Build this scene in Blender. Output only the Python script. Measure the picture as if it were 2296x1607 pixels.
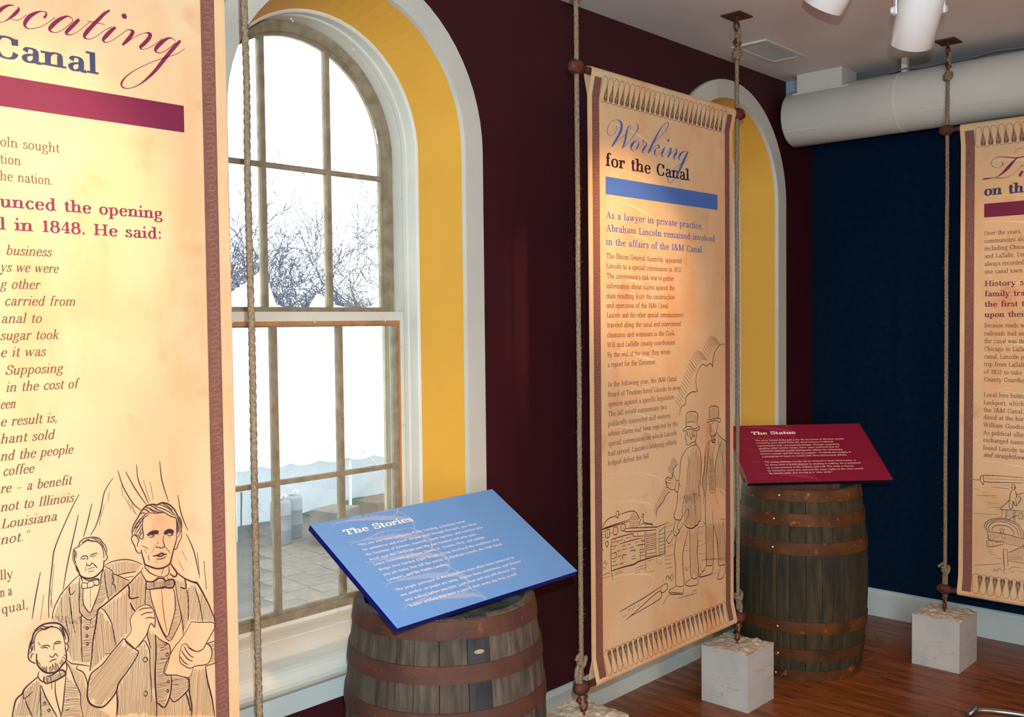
import bpy, bmesh, math, random
from mathutils import Vector, Matrix, noise
from math import sin, cos, pi, radians as R
random.seed(7)
S = bpy.context.scene
COL = S.collection
for o in list(bpy.data.objects): bpy.data.objects.remove(o)

# ------------------------------------------------------------------ camera
CAM = Vector((-5.4764, -2.6521, 1.705))
cd = bpy.data.cameras.new('camera'); cam = bpy.data.objects.new('camera', cd); COL.objects.link(cam)
YAW, PITCH, ROLL, F = 0.750036603, -0.037286655, -0.0106690395, 2187.55
fw = Vector((cos(YAW)*cos(PITCH), sin(YAW)*cos(PITCH), sin(PITCH)))
rt = Vector((sin(YAW), -cos(YAW), 0)); up = rt.cross(fw)
r2 = rt*cos(ROLL)+up*sin(ROLL); u2 = -rt*sin(ROLL)+up*cos(ROLL)
M = Matrix((r2, u2, -fw)).transposed().to_4x4(); M.translation = CAM
cam.matrix_world = M
cd.sensor_fit = 'HORIZONTAL'; cd.sensor_width = 36.0; cd.lens = 36.0*F/2296.0; cd.clip_start = .05; cd.clip_end = 500
S.camera = cam

# ------------------------------------------------------------------ world, lights, exposure
S.view_settings.view_transform = 'Standard'; S.view_settings.look = 'None'
S.view_settings.gamma = 1.0; S.view_settings.use_curve_mapping = False
S.view_settings.exposure = 0.0
W = bpy.data.worlds.new('world'); S.world = W; W.use_nodes = True
nt = W.node_tree; nt.nodes.clear()
wo = nt.nodes.new('ShaderNodeOutputWorld'); bg = nt.nodes.new('ShaderNodeBackground')
tc = nt.nodes.new('ShaderNodeTexCoord'); mp = nt.nodes.new('ShaderNodeMapping'); nz = nt.nodes.new('ShaderNodeTexNoise')
cr = nt.nodes.new('ShaderNodeValToRGB')
nt.links.new(tc.outputs['Generated'], mp.inputs[0]); nt.links.new(mp.outputs[0], nz.inputs['Vector'])
nz.inputs['Scale'].default_value = 1.4; nz.inputs['Detail'].default_value = 3
cr.color_ramp.elements[0].position = .3; cr.color_ramp.elements[0].color = (.86, .92, 1, 1)
cr.color_ramp.elements[1].position = .7; cr.color_ramp.elements[1].color = (.97, .99, 1, 1)
nt.links.new(nz.outputs['Fac'], cr.inputs[0]); nt.links.new(cr.outputs[0], bg.inputs['Color'])
bg.inputs['Strength'].default_value = 4.3
nt.links.new(bg.outputs[0], wo.inputs[0])

def light(kind, name, loc, energy, color, target=None, **kw):
    L = bpy.data.lights.new(name, kind); L.energy = energy; L.color = color
    for k, v in kw.items(): setattr(L, k, v)
    o = bpy.data.objects.new(name, L); COL.objects.link(o); o.location = loc
    if target is not None:
        o.rotation_euler = (Vector(target)-Vector(loc)).to_track_quat('-Z', 'Y').to_euler()
    return o
WARM = (1.0, .62, .34)
# camera flash, a little above the lens
light('SPOT', 'camera_flash', CAM+Vector((.03, -.02, .14)), 300, (.68, .9, 1.0), CAM+fw*3+Vector((0, 0, -.1)), spot_size=R(95), spot_blend=.7, shadow_soft_size=.012)
# the gallery's ceiling spot lamps (their housings are built further down)
LAMPS = [((-4.3, -1.5, 2.78), (-4.70, -.42, 1.88), 120, 40), ((-2.95, -1.40, 2.72), (-2.40, -.42, 1.96), 125, 36),
         ((-1.95, -2.2, 2.75), (-.52, -1.35, 1.8), 46, 44), ((-3.75, -1.2, 2.72), (-3.5, .15, .64), 75, 55),
         ((-1.88, -1.265, 2.62), (-.9, -.45, 1.0), 42, 40)]
for i, (a, b, e, sz) in enumerate(LAMPS):
    light('SPOT', 'gallery_spot', a, e, WARM, b, spot_size=R(sz), spot_blend=.9, shadow_soft_size=.04)
# warm fill lights added behind the viewer for the room's tungsten ambience
for p in ((-6.2, -4.4, 2.85), (-3.2, -4.8, 2.85)):
    light('AREA', 'warm_rear_fill', p, 74, (1.0, .66, .42), (p[0], p[1], 0), shape='DISK', size=.5)
# added cool fill from behind the viewer; no window is built there
light('AREA', 'cool_rear_fill', (-7.6, -4.6, 1.9), 150, (.80, .92, 1.0), (-1.5, -1.2, 1.6), shape='RECTANGLE', size=1.0, size_y=2.0)
# daylight gathered by the two arched windows
for cx in (-3.395, -.962):
    o = light('AREA', 'window_portal', (cx, .5, 1.7), 1, (1, 1, 1), (cx, -1, 1.7), shape='RECTANGLE', size=.95, size_y=2.3)
    o.data.cycles.is_portal = True

# ------------------------------------------------------------------ helpers
def srgb(*c):
    c = [x/255 for x in c]
    return tuple(x/12.92 if x <= .04045 else ((x+.055)/1.055)**2.4 for x in c)+(1,)

def mat(name, col, rough=.6, metal=0, var=None, scale=8, bump=0, bscale=60, detail=4, stretch=None, spec=.3, objrand=0, coat=0, ramp=(.35, .65)):
    m = bpy.data.materials.new(name); m.use_nodes = True; n = m.node_tree.nodes; l = m.node_tree.links
    p = n['Principled BSDF']; p.inputs['Roughness'].default_value = rough; p.inputs['Metallic'].default_value = metal
    p.inputs['Specular IOR Level'].default_value = spec; p.inputs['Coat Weight'].default_value = coat
    p.inputs['Base Color'].default_value = col
    tcn = n.new('ShaderNodeTexCoord'); mpn = n.new('ShaderNodeMapping'); l.new(tcn.outputs['Object'], mpn.inputs[0])
    if stretch: mpn.inputs['Scale'].default_value = stretch
    out = None
    if var:
        z = n.new('ShaderNodeTexNoise'); z.inputs['Scale'].default_value = scale; z.inputs['Detail'].default_value = detail
        l.new(mpn.outputs[0], z.inputs['Vector'])
        r = n.new('ShaderNodeValToRGB'); r.color_ramp.elements[0].color = col; r.color_ramp.elements[0].position = ramp[0]
        r.color_ramp.elements[1].color = var; r.color_ramp.elements[1].position = ramp[1]
        l.new(z.outputs['Fac'], r.inputs[0]); out = r.outputs[0]
        if objrand:
            oi = n.new('ShaderNodeObjectInfo'); ad = n.new('ShaderNodeVectorMath'); ad.operation = 'MULTIPLY_ADD'
            ad.inputs[1].default_value = (17, 31, 13)
            cb = n.new('ShaderNodeCombineXYZ')
            for k in range(3): l.new(oi.outputs['Random'], cb.inputs[k])
            l.new(cb.outputs[0], ad.inputs[0]); l.new(tcn.outputs['Object'], ad.inputs[2]); l.new(ad.outputs[0], mpn.inputs[0])
            hs = n.new('ShaderNodeHueSaturation'); l.new(out, hs.inputs['Color'])
            mr = n.new('ShaderNodeMapRange'); l.new(oi.outputs['Random'], mr.inputs[0])
            mr.inputs['To Min'].default_value = 1-objrand; mr.inputs['To Max'].default_value = 1+objrand
            l.new(mr.outputs[0], hs.inputs['Value']); out = hs.outputs[0]
        l.new(out, p.inputs['Base Color'])
    if bump:
        z = n.new('ShaderNodeTexNoise'); z.inputs['Scale'].default_value = bscale; z.inputs['Detail'].default_value = 3
        l.new(mpn.outputs[0], z.inputs['Vector'])
        b = n.new('ShaderNodeBump'); b.inputs['Strength'].default_value = bump; b.inputs['Distance'].default_value = .01
        l.new(z.outputs['Fac'], b.inputs['Height']); l.new(b.outputs[0], p.inputs['Normal'])
    return m

def layered(m, col, scale, lo, hi, stretch=None, musg=False):
    """second noise layer over the base colour of material m"""
    n = m.node_tree.nodes; l = m.node_tree.links; p = n['Principled BSDF']
    tcn = n.new('ShaderNodeTexCoord'); mpn = n.new('ShaderNodeMapping'); l.new(tcn.outputs['Object'], mpn.inputs[0])
    if stretch: mpn.inputs['Scale'].default_value = stretch
    z = n.new('ShaderNodeTexNoise'); z.inputs['Scale'].default_value = scale; z.inputs['Detail'].default_value = 5
    l.new(mpn.outputs[0], z.inputs['Vector'])
    mr = n.new('ShaderNodeMapRange'); mr.inputs['From Min'].default_value = lo; mr.inputs['From Max'].default_value = hi; l.new(z.outputs['Fac'], mr.inputs[0])
    mx = n.new('ShaderNodeMix'); mx.data_type = 'RGBA'
    src = p.inputs['Base Color'].links[0].from_socket if p.inputs['Base Color'].links else None
    if src: l.new(src, mx.inputs['A'])
    else: mx.inputs['A'].default_value = p.inputs['Base Color'].default_value
    mx.inputs['B'].default_value = col; l.new(mr.outputs[0], mx.inputs['Factor']); l.new(mx.outputs['Result'], p.inputs['Base Color'])
    return m

MT = {}
MT['maroon'] = mat('maroon_paint', srgb(60, 15, 23), .6, var=srgb(54, 13, 21), scale=3, bump=.05, bscale=140)
MT['navy'] = mat('navy_fabric', srgb(4, 27, 50), .9, var=srgb(3, 23, 43), scale=30, bump=.1, bscale=300, spec=.1)
MT['yellow'] = mat('ochre_paint', srgb(222, 166, 62), .5, var=srgb(216, 160, 58), scale=3, bump=.04, bscale=80)
MT['white'] = mat('white_paint', srgb(216, 212, 200), .45, var=srgb(208, 205, 194), scale=4, bump=.05, bscale=60)
MT['trim'] = mat('grey_white_trim_paint', srgb(204, 200, 188), .45, var=srgb(197, 193, 183), scale=3)
MT['upper'] = mat('upper_wall_painted_shade', srgb(150, 160, 172), .8)  # shade between duct and ceiling is put into this grey-blue
MT['base'] = mat('baseboard_paint', srgb(196, 204, 200), .45, var=srgb(190, 197, 194), scale=3)
MT['ceil'] = mat('ceiling_paint', srgb(222, 217, 212), .9, var=srgb(216, 211, 207), scale=2, bump=.04, bscale=90)
MT['wall'] = mat('gallery_wall_paint', srgb(196, 186, 172), .8)
MT['sash'] = mat('old_sash_paint', srgb(150, 138, 114), .5, var=srgb(128, 112, 90), scale=24, detail=6, bump=.15, bscale=60)
MT['sashin'] = mat('bare_sash_wood', srgb(190, 130, 78), .6, var=srgb(160, 112, 74), scale=20, stretch=(1, 1, .1))
MT['stone_out'] = mat('limestone_jamb', srgb(192, 178, 148), .9, var=srgb(172, 160, 132), scale=12, bump=.5, bscale=60)
MT['duct'] = mat('duct_paint', srgb(206, 202, 192), .4, var=srgb(198, 195, 186), scale=2.5)
MT['vent'] = mat('vent_metal', srgb(205, 200, 195), .4)
MT['slot'] = mat('vent_dark', srgb(96, 106, 120), .8)
MT['iron'] = mat('rusty_iron', srgb(74, 44, 36), .6, .35, var=srgb(112, 60, 42), scale=60, bump=.3, bscale=150)
MT['rope'] = mat('hemp_rope', srgb(152, 134, 110), .95, var=srgb(116, 98, 78), scale=160, bump=.4, bscale=600, spec=.05)
MT['lampwhite'] = mat('white_lamp_enamel', srgb(232, 232, 232), .25, spec=.5)
MT['lampin'] = mat('lamp_inside', srgb(90, 86, 80), .4, .5)
MT['tent'] = mat('tent_vinyl', srgb(226, 232, 236), .5)
MT['tentwall0'] = mat('tent_side_vinyl', srgb(236, 242, 248), .5, var=srgb(244, 248, 252), scale=1.2)
def vinyl():
    m = bpy.data.materials.new('translucent_tent_vinyl'); m.use_nodes = True; n = m.node_tree.nodes; l = m.node_tree.links; n.clear()
    o = n.new('ShaderNodeOutputMaterial'); d = n.new('ShaderNodeBsdfDiffuse'); t = n.new('ShaderNodeBsdfTranslucent'); x = n.new('ShaderNodeMixShader')
    d.inputs[0].default_value = srgb(240, 246, 250); t.inputs[0].default_value = srgb(238, 246, 252); x.inputs[0].default_value = .45
    l.new(d.outputs[0], x.inputs[1]); l.new(t.outputs[0], x.inputs[2]); l.new(x.outputs[0], o.inputs[0]); return m
MT['tentwall'] = vinyl()
MT['paver'] = mat('concrete_paver', srgb(110, 101, 90), .9, var=srgb(124, 114, 101), scale=4, objrand=.08, bump=.2, bscale=20)
MT['ground'] = mat('joint_sand', srgb(98, 93, 85), .95, var=srgb(86, 82, 75), scale=1.5)
MT['bark'] = mat('haze_tinted_bark', srgb(84, 84, 92), .9, var=srgb(74, 72, 80), scale=5)  # grey-blue here and in the twigs carries the haze of distance
MT['twig'] = mat('haze_tinted_twigs', srgb(94, 96, 106), .9)
MT['haze'] = mat('hazy_thicket', srgb(98, 100, 112), .9)  # haze over the far wood is mixed into its colour
MT['conc'] = mat('rough_concrete_block', srgb(126, 119, 108), .95, var=srgb(100, 95, 86), scale=3, bump=.5, bscale=10)
MT['sand'] = mat('sandstone_block', srgb(134, 119, 98), .95, var=srgb(116, 103, 86), scale=3, bump=.4, bscale=12)
MT['drum'] = mat('white_plastic_drum', srgb(128, 134, 140), .4)
MT['grass'] = mat('grass_strip', srgb(52, 84, 62), .95)
MT['bluepanel'] = mat('blue_printed_panel', srgb(98, 142, 198), .42, spec=.35)
MT['blueedge'] = mat('dark_blue_edge', srgb(16, 22, 96), .4)
MT['redpanel'] = mat('crimson_printed_panel', srgb(126, 24, 52), .42, spec=.35)
MT['rededge'] = mat('black_panel_edge', srgb(18, 18, 30), .4)
MT['panelprint'] = mat('cream_print', srgb(246, 226, 208), .5)
MT['swirlblue'] = mat('grey_swirl_print', srgb(138, 156, 196), .45)
MT['swirlred'] = mat('pink_swirl_print', srgb(148, 44, 74), .45)
MT['support'] = mat('brown_wood_support', srgb(96, 62, 44), .6, var=srgb(74, 48, 36), scale=10, stretch=(1, 8, 1))
MT['hookmetal'] = mat('brushed_steel', srgb(150, 150, 156), .3, .9)

# print colours
MT['p_brown'] = mat('brown_ink', srgb(84, 50, 40), .6)
MT['p_stripe'] = mat('brown_stripe_print', srgb(128, 82, 70), .6, var=srgb(118, 74, 62), scale=40)
MT['p_stripelight'] = mat('stripe_loop_print', srgb(152, 108, 92), .6)
MT['p_blue'] = mat('blue_ink', srgb(74, 92, 168), .6)
MT['p_bar'] = mat('blue_bar_print', srgb(70, 104, 176), .6)
MT['p_wine'] = mat('wine_ink', srgb(118, 34, 62), .6)
MT['p_winebar'] = mat('wine_bar_print', srgb(110, 26, 58), .6)
MT['p_black'] = mat('near_black_ink', srgb(38, 26, 34), .6)
MT['p_navy'] = mat('navy_ink', srgb(56, 56, 84), .6)
MT['p_line'] = mat('line_drawing_ink', srgb(62, 38, 36), .6)
MT['p_text'] = mat('text_ink', srgb(110, 76, 56), .6)
MT['p_pale'] = mat('pale_swirl_print', srgb(226, 192, 154), .6)

def parchment():
    m = mat('printed_parchment_canvas', srgb(214, 172, 128), .7, var=srgb(218, 182, 142), scale=2.2, detail=6, ramp=(.38, .62), spec=.15)
    layered(m, srgb(214, 152, 104), 3.1, .5, .75, (1.3, 1, .5))
    layered(m, srgb(204, 178, 138), 4.7, .55, .72, (1, 1, .7))
    layered(m, srgb(200, 138, 94), 7, .58, .82)
    n = m.node_tree.nodes; l = m.node_tree.links
    w = n.new('ShaderNodeTexNoise'); w.inputs['Scale'].default_value = 900
    b = n.new('ShaderNodeBump'); b.inputs['Strength'].default_value = .06; b.inputs['Distance'].default_value = .002
    l.new(w.outputs['Fac'], b.inputs['Height']); l.new(b.outputs[0], n['Principled BSDF'].inputs['Normal'])
    return m
MT['parch'] = parchment()

def floor_wood():
    m = mat('oak_floor', srgb(118, 58, 24), .42, var=srgb(158, 84, 34), scale=5, detail=7, stretch=(9, .9, 3), spec=.45, objrand=.16, coat=.15)
    layered(m, srgb(50, 26, 16), 4, .52, .68, (14, 1.1, 3))
    return m
MT['plank'] = floor_wood()
MT['underfloor'] = mat('floor_gap_dark', srgb(28, 14, 8), .9)
MT['stave'] = mat('weathered_oak', srgb(62, 54, 48), .75, var=srgb(92, 80, 68), scale=7, detail=7, stretch=(7, 7, .8), objrand=.22, bump=.35, bscale=40)
layered(MT['stave'], srgb(34, 34, 38), 3.5, .56, .72, (4, 4, .7))
MT['stave2'] = mat('dark_weathered_oak', srgb(46, 42, 30), .75, var=srgb(68, 58, 38), scale=7, detail=7, stretch=(7, 7, .8), objrand=.2, bump=.35, bscale=40)
layered(MT['stave2'], srgb(30, 34, 34), 3.5, .52, .7, (4, 4, .7))
MT['hoop'] = mat('rusty_brown_hoop', srgb(88, 54, 40), .7, .1, var=srgb(68, 44, 38), scale=9, detail=6, bump=.2, bscale=120)
layered(MT['hoop'], srgb(128, 78, 42), 22, .64, .8)
MT['hoop2'] = mat('orange_rust_hoop', srgb(98, 58, 24), .65, .15, var=srgb(62, 38, 24), scale=9, detail=6, bump=.2, bscale=120)
layered(MT['hoop2'], srgb(176, 100, 30), 30, .62, .76)
MT['head'] = mat('dusty_barrel_head', srgb(96, 104, 98), .85, var=srgb(60, 68, 66), scale=9, detail=6, bump=.4, bscale=50)
MT['bung'] = mat('pale_bung_wood', srgb(150, 136, 112), .8)
MT['stone'] = mat('sawn_limestone', srgb(190, 186, 180), .85, var=srgb(176, 173, 170), scale=6, bump=.15, bscale=120)
def veins(m):
    n = m.node_tree.nodes; l = m.node_tree.links; p = n['Principled BSDF']
    tcn = n.new('ShaderNodeTexCoord'); mpn = n.new('ShaderNodeMapping'); l.new(tcn.outputs['Object'], mpn.inputs[0]); mpn.inputs['Scale'].default_value = (.8, .8, 6)
    z = n.new('ShaderNodeTexNoise'); z.inputs['Scale'].default_value = 3.0; z.inputs['Detail'].default_value = 3; z.inputs['Distortion'].default_value = .4
    l.new(mpn.outputs[0], z.inputs['Vector'])
    a = n.new('ShaderNodeMath'); a.operation = 'SUBTRACT'; a.inputs[1].default_value = .5; l.new(z.outputs['Fac'], a.inputs[0])
    b = n.new('ShaderNodeMath'); b.operation = 'ABSOLUTE'; l.new(a.outputs[0], b.inputs[0])
    r = n.new('ShaderNodeMapRange'); r.inputs['From Min'].default_value = 0; r.inputs['From Max'].default_value = .008; r.inputs['To Min'].default_value = .65; r.inputs['To Max'].default_value = 0
    l.new(b.outputs[0], r.inputs[0])
    mx = n.new('ShaderNodeMix'); mx.data_type = 'RGBA'; l.new(p.inputs['Base Color'].links[0].from_socket, mx.inputs['A']); mx.inputs['B'].default_value = srgb(150, 146, 142)
    l.new(r.outputs[0], mx.inputs['Factor']); l.new(mx.outputs['Result'], p.inputs['Base Color'])
veins(MT['stone'])
MT['stonetop'] = mat('chipped_limestone_top', srgb(190, 170, 140), .95, var=srgb(212, 198, 178), scale=14, detail=6, bump=.6, bscale=70)

def glass(name, tint=(1, 1, 1, 1), gloss=.06, haze=0):
    m = bpy.data.materials.new(name); m.use_nodes = True; n = m.node_tree.nodes; l = m.node_tree.links; n.clear()
    o = n.new('ShaderNodeOutputMaterial'); t = n.new('ShaderNodeBsdfTransparent'); t.inputs[0].default_value = tint
    g = n.new('ShaderNodeBsdfGlossy'); g.inputs['Roughness'].default_value = .03
    f = n.new('ShaderNodeFresnel'); f.inputs[0].default_value = 1.45
    x = n.new('ShaderNodeMixShader'); l.new(f.outputs[0], x.inputs[0]); l.new(t.outputs[0], x.inputs[1]); l.new(g.outputs[0], x.inputs[2])
    l.new(x.outputs[0], o.inputs[0]); return m
MT['glass'] = glass('old_window_glass', (.97, .99, .98, 1))
def screen():
    m = bpy.data.materials.new('insect_screen_mesh'); m.use_nodes = True; n = m.node_tree.nodes; l = m.node_tree.links; n.clear()
    o = n.new('ShaderNodeOutputMaterial'); t = n.new('ShaderNodeBsdfTransparent'); d = n.new('ShaderNodeBsdfDiffuse'); d.inputs[0].default_value = srgb(150, 156, 160)
    tcn = n.new('ShaderNodeTexCoord'); sp = n.new('ShaderNodeSeparateXYZ'); l.new(tcn.outputs['Object'], sp.inputs[0])
    fs = []
    for ax in ('X', 'Z'):
        a = n.new('ShaderNodeMath'); a.operation = 'MULTIPLY'; a.inputs[1].default_value = 260; l.new(sp.outputs[ax], a.inputs[0])
        b = n.new('ShaderNodeMath'); b.operation = 'FRACT'; l.new(a.outputs[0], b.inputs[0])
        c = n.new('ShaderNodeMath'); c.operation = 'LESS_THAN'; c.inputs[1].default_value = .1; l.new(b.outputs[0], c.inputs[0]); fs.append(c)
    mx = n.new('ShaderNodeMath'); mx.operation = 'MAXIMUM'; l.new(fs[0].outputs[0], mx.inputs[0]); l.new(fs[1].outputs[0], mx.inputs[1])
    x = n.new('ShaderNodeMixShader'); l.new(mx.outputs[0], x.inputs[0]); l.new(t.outputs[0], x.inputs[1]); l.new(d.outputs[0], x.inputs[2]); l.new(x.outputs[0], o.inputs[0])
    return m
MT['screen'] = screen()

# mesh builder
class MB:
    def __init__(s): s.v = []; s.f = []
    def add(s, vs, fs):
        b = len(s.v); s.v += [tuple(v) for v in vs]; s.f += [tuple(b+i for i in f) for f in fs]; return s
    def box(s, lo, hi):
        x0, y0, z0 = lo; x1, y1, z1 = hi
        return s.add([(x0,y0,z0),(x1,y0,z0),(x1,y1,z0),(x0,y1,z0),(x0,y0,z1),(x1,y0,z1),(x1,y1,z1),(x0,y1,z1)],
                     [(0,3,2,1),(4,5,6,7),(0,1,5,4),(1,2,6,5),(2,3,7,6),(3,0,4,7)])
    def tube(s, path, r, n=8, caps=True, closed=False):
        P = [Vector(p) for p in path]; rings = []; m = len(P)
        prev = None
        for i, p in enumerate(P):
            if closed: t = P[(i+1) % m]-P[i-1]
            else: t = P[min(i+1, m-1)]-P[max(i-1, 0)]
            t.normalize()
            if prev is None:
                a = Vector((0, 0, 1)) if abs(t.z) < .9 else Vector((1, 0, 0)); a = (a-t*a.dot(t)).normalized()
            else: a = (prev-t*prev.dot(t)).normalized()
            prev = a; b = t.cross(a); rr = r[i] if isinstance(r, (list, tuple)) else r
            rings.append([p+(a*cos(2*pi*k/n)+b*sin(2*pi*k/n))*rr for k in range(n)])
        vs = [v for g in rings for v in g]; fs = []
        for i in range(m if closed else m-1):
            j = (i+1) % m
            for k in range(n): fs.append((i*n+k, i*n+(k+1) % n, j*n+(k+1) % n, j*n+k))
        if caps and not closed: fs += [tuple(range(n))[::-1], tuple((m-1)*n+k for k in range(n))]
        return s.add(vs, fs)
    def lathe(s, prof, n=24, axis='z', o=(0, 0, 0), a0=0, a1=2*pi):
        full = abs(a1-a0-2*pi) < 1e-6; m = n if full else n+1; vs = []
        for (r, h) in prof:
            for k in range(m):
                a = a0+(a1-a0)*k/n
                c = (r*cos(a), r*sin(a), h) if axis == 'z' else ((h, r*cos(a), r*sin(a)) if axis == 'x' else (r*cos(a), h, r*sin(a)))
                vs.append((c[0]+o[0], c[1]+o[1], c[2]+o[2]))
        fs = []
        for i in range(len(prof)-1):
            for k in range(n):
                k2 = (k+1) % m
                fs.append((i*m+k, i*m+k2, (i+1)*m+k2, (i+1)*m+k))
        return s.add(vs, fs)
    def build(s, name, m, parent=None, smooth=False, bevel=0, loc=None):
        me = bpy.data.meshes.new(name); me.from_pydata(s.v, [], s.f)
        bm = bmesh.new(); bm.from_mesh(me); bmesh.ops.recalc_face_normals(bm, faces=bm.faces)
        if bevel:
            bmesh.ops.bevel(bm, geom=list(bm.edges), offset=bevel, segments=2, affect='EDGES', profile=.7)
        bm.to_mesh(me); bm.free()
        if smooth: me.polygons.foreach_set('use_smooth', [True]*len(me.polygons))
        me.materials.append(MT[m] if isinstance(m, str) else m)
        o = bpy.data.objects.new(name, me); COL.objects.link(o)
        if parent: o.parent = parent
        if loc: o.location = loc
        return o
def empty(name, loc=(0, 0, 0), rz=0, rot=None, parent=None):
    o = bpy.data.objects.new(name, None); COL.objects.link(o); o.location = loc; o.rotation_euler = rot or (0, 0, rz); o.empty_display_size = .05
    if parent: o.parent = parent
    return o
def tag(o, label=None, cat=None, group=None, kind=None):
    if label: o['label'] = label
    if cat: o['category'] = cat
    if group: o['group'] = group
    if kind: o['kind'] = kind
    return o
def kids(o): return [c for c in bpy.data.objects if c.parent == o]
def copy_tree(o, parent=None):
    c = o.copy(); COL.objects.link(c)
    if parent: c.parent = parent
    for ch in kids(o): copy_tree(ch, c)
    return c
def catmull(P, sub=3):
    if len(P) < 3: return P
    out = []
    n = len(P)
    for i in range(n-1):
        a, b, c, d = P[max(i-1, 0)], P[i], P[i+1], P[min(i+2, n-1)]
        for k in range(sub):
            t = k/sub
            out.append(tuple(.5*((2*b[j])+(-a[j]+c[j])*t+(2*a[j]-5*b[j]+4*c[j]-d[j])*t*t+(-a[j]+3*b[j]-3*c[j]+d[j])*t**3) for j in range(len(b))))
    out.append(tuple(P[-1])); return out

# ------------------------------------------------------------------ flat print: ribbons, slab-serif lettering, hatching
class Print:
    """flat ink in sheet coordinates (u along the sheet, w up it); surf(u,w) gives the point on the sheet"""
    def __init__(s, surf, step=1.5e-6): s.sf = surf; s.mb = MB(); s.k = 0; s.step = step
    def surf(s, u, w): return s.sf(u, w, (s.k % 150)*s.step)
    def ribbon(s, P, wd=None, sub=0):
        if sub: P = catmull(P, sub)
        s.k += 1; m = len(P); L = []; Rr = []
        for i in range(m):
            a = P[max(i-1, 0)]; b = P[min(i+1, m-1)]; dx = b[0]-a[0]; dy = b[1]-a[1]; l = math.hypot(dx, dy) or 1e-9
            w = (P[i][2] if wd is None else wd)/2
            L.append(s.surf(P[i][0]-dy/l*w, P[i][1]+dx/l*w)); Rr.append(s.surf(P[i][0]+dy/l*w, P[i][1]-dx/l*w))
        s.mb.add(L+Rr, [(i, i+1, m+i+1, m+i) for i in range(m-1)])
    def quad(s, u0, u1, w0, w1, nu=1, nw=1):
        vs = [s.surf(u0+(u1-u0)*i/nu, w0+(w1-w0)*j/nw) for j in range(nw+1) for i in range(nu+1)]
        s.mb.add(vs, [(j*(nu+1)+i, j*(nu+1)+i+1, (j+1)*(nu+1)+i+1, (j+1)*(nu+1)+i) for j in range(nw) for i in range(nu)])
    def done(s, name, m, parent):
        me = bpy.data.meshes.new(name); me.from_pydata(s.mb.v, [], s.mb.f); me.materials.append(MT[m])
        o = bpy.data.objects.new(name, me); COL.objects.link(o); o.parent = parent; o['kind'] = 'stuff'; return o

GL = {}
def G(ch, adv, *st): GL[ch] = (adv, st)
def bowl(x0, x1, y0=0, y1=1):
    cx, cy, rx, ry = (x0+x1)/2, (y0+y1)/2, (x1-x0)/2, (y1-y0)/2
    return ('C',)+tuple((cx+rx*cos(a), cy+ry*sin(a)) for a in [pi/2+2*pi*k/10 for k in range(11)])
ARCH = lambda x0, x1: ('C', (x0, .62), (x0+.15, .88), ((x0+x1)/2+.08, 1), (x1-.03, .9), (x1, .65))
G('a', 1.02, ('C', (.22, .72), (.32, .95), (.55, 1), (.73, .85), (.75, .5), (.76, .15), (.88, 0), (1, .1)), ('C', (.75, .58), (.4, .52), (.18, .28), (.33, .01), (.58, .06), (.75, .3)))
G('b', 1.1, ('V', .27, .05, 1.6, 'l'), ('C', (.27, .75), (.48, .98), (.78, .93), (.95, .5), (.78, .06), (.48, 0), (.27, .2)))
G('c', .95, ('C', (.84, .78), (.7, .97), (.45, .98), (.18, .5), (.42, .02), (.68, .01), (.88, .22)))
G('d', 1.15, ('V', .85, 0, 1.6, 'lr'), ('C', (.85, .75), (.65, .98), (.38, .95), (.17, .5), (.38, .04), (.65, .02), (.85, .25)))
G('e', 1.0, ('C', (.2, .55), (.55, .56), (.84, .56), (.78, .86), (.53, 1), (.28, .88), (.17, .5), (.33, .06), (.62, 0), (.87, .2)))
G('f', .72, ('V', .35, 0, 1.25, 'b'), ('C', (.35, 1.15), (.4, 1.48), (.6, 1.6), (.78, 1.45)), ('H', .08, .66, 1))
G('g', 1.05, bowl(.2, .78, .4, 1), ('C', (.3, .42), (.18, .24), (.35, .1), (.75, .03), (.92, -.18), (.7, -.46), (.3, -.46), (.1, -.25), (.33, -.02)), ('H', .72, .98, .97))
G('h', 1.2, ('V', .27, 0, 1.6, 'lb'), ARCH(.27, .9), ('V', .9, 0, .72, 'b'))
G('i', .56, ('V', .28, 0, 1, 'lb'), ('.', .26, 1.42))
G('j', .5, ('V', .3, -.2, 1, 'l'), ('C', (.3, -.1), (.22, -.48), (0, -.4)), ('.', .28, 1.42))
G('k', 1.15, ('V', .27, 0, 1.6, 'lb'), ('d', .27, .42, .85, 1), ('D', .5, .6, .95, 0), ('H', .68, 1.04, .97), ('H', .74, 1.14, .03))
G('l', .56, ('V', .28, 0, 1.6, 'lb'))
G('m', 1.78, ('V', .27, 0, 1, 'lb'), ARCH(.27, .87), ('V', .87, 0, .72, 'b'), ARCH(.87, 1.48), ('V', 1.48, 0, .72, 'b'))
G('n', 1.2, ('V', .27, 0, 1, 'lb'), ARCH(.27, .9), ('V', .9, 0, .72, 'b'))
G('o', 1.06, bowl(.17, .9))
G('p', 1.12, ('V', .27, -.55, 1, 'lb'), ('C', (.27, .75), (.48, .98), (.78, .93), (.95, .5), (.78, .06), (.48, .02), (.27, .2)))
G('q', 1.12, ('V', .85, -.55, 1, 'b'), ('C', (.85, .75), (.65, .98), (.38, .95), (.17, .5), (.38, .04), (.65, .02), (.85, .25)))
G('r', .86, ('V', .27, 0, 1, 'lb'), ('C', (.27, .6), (.42, .88), (.62, 1), (.76, .86)), ('.', .74, .82))
G('s', .82, ('C', (.66, .74), (.55, .96), (.3, .96), (.18, .76), (.38, .57), (.64, .42), (.68, .14), (.44, 0), (.18, .05), (.13, .28)))
G('t', .68, ('C', (.32, 1.32), (.32, .8), (.32, .3), (.42, .01), (.66, .13)), ('H', .05, .62, .97))
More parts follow.
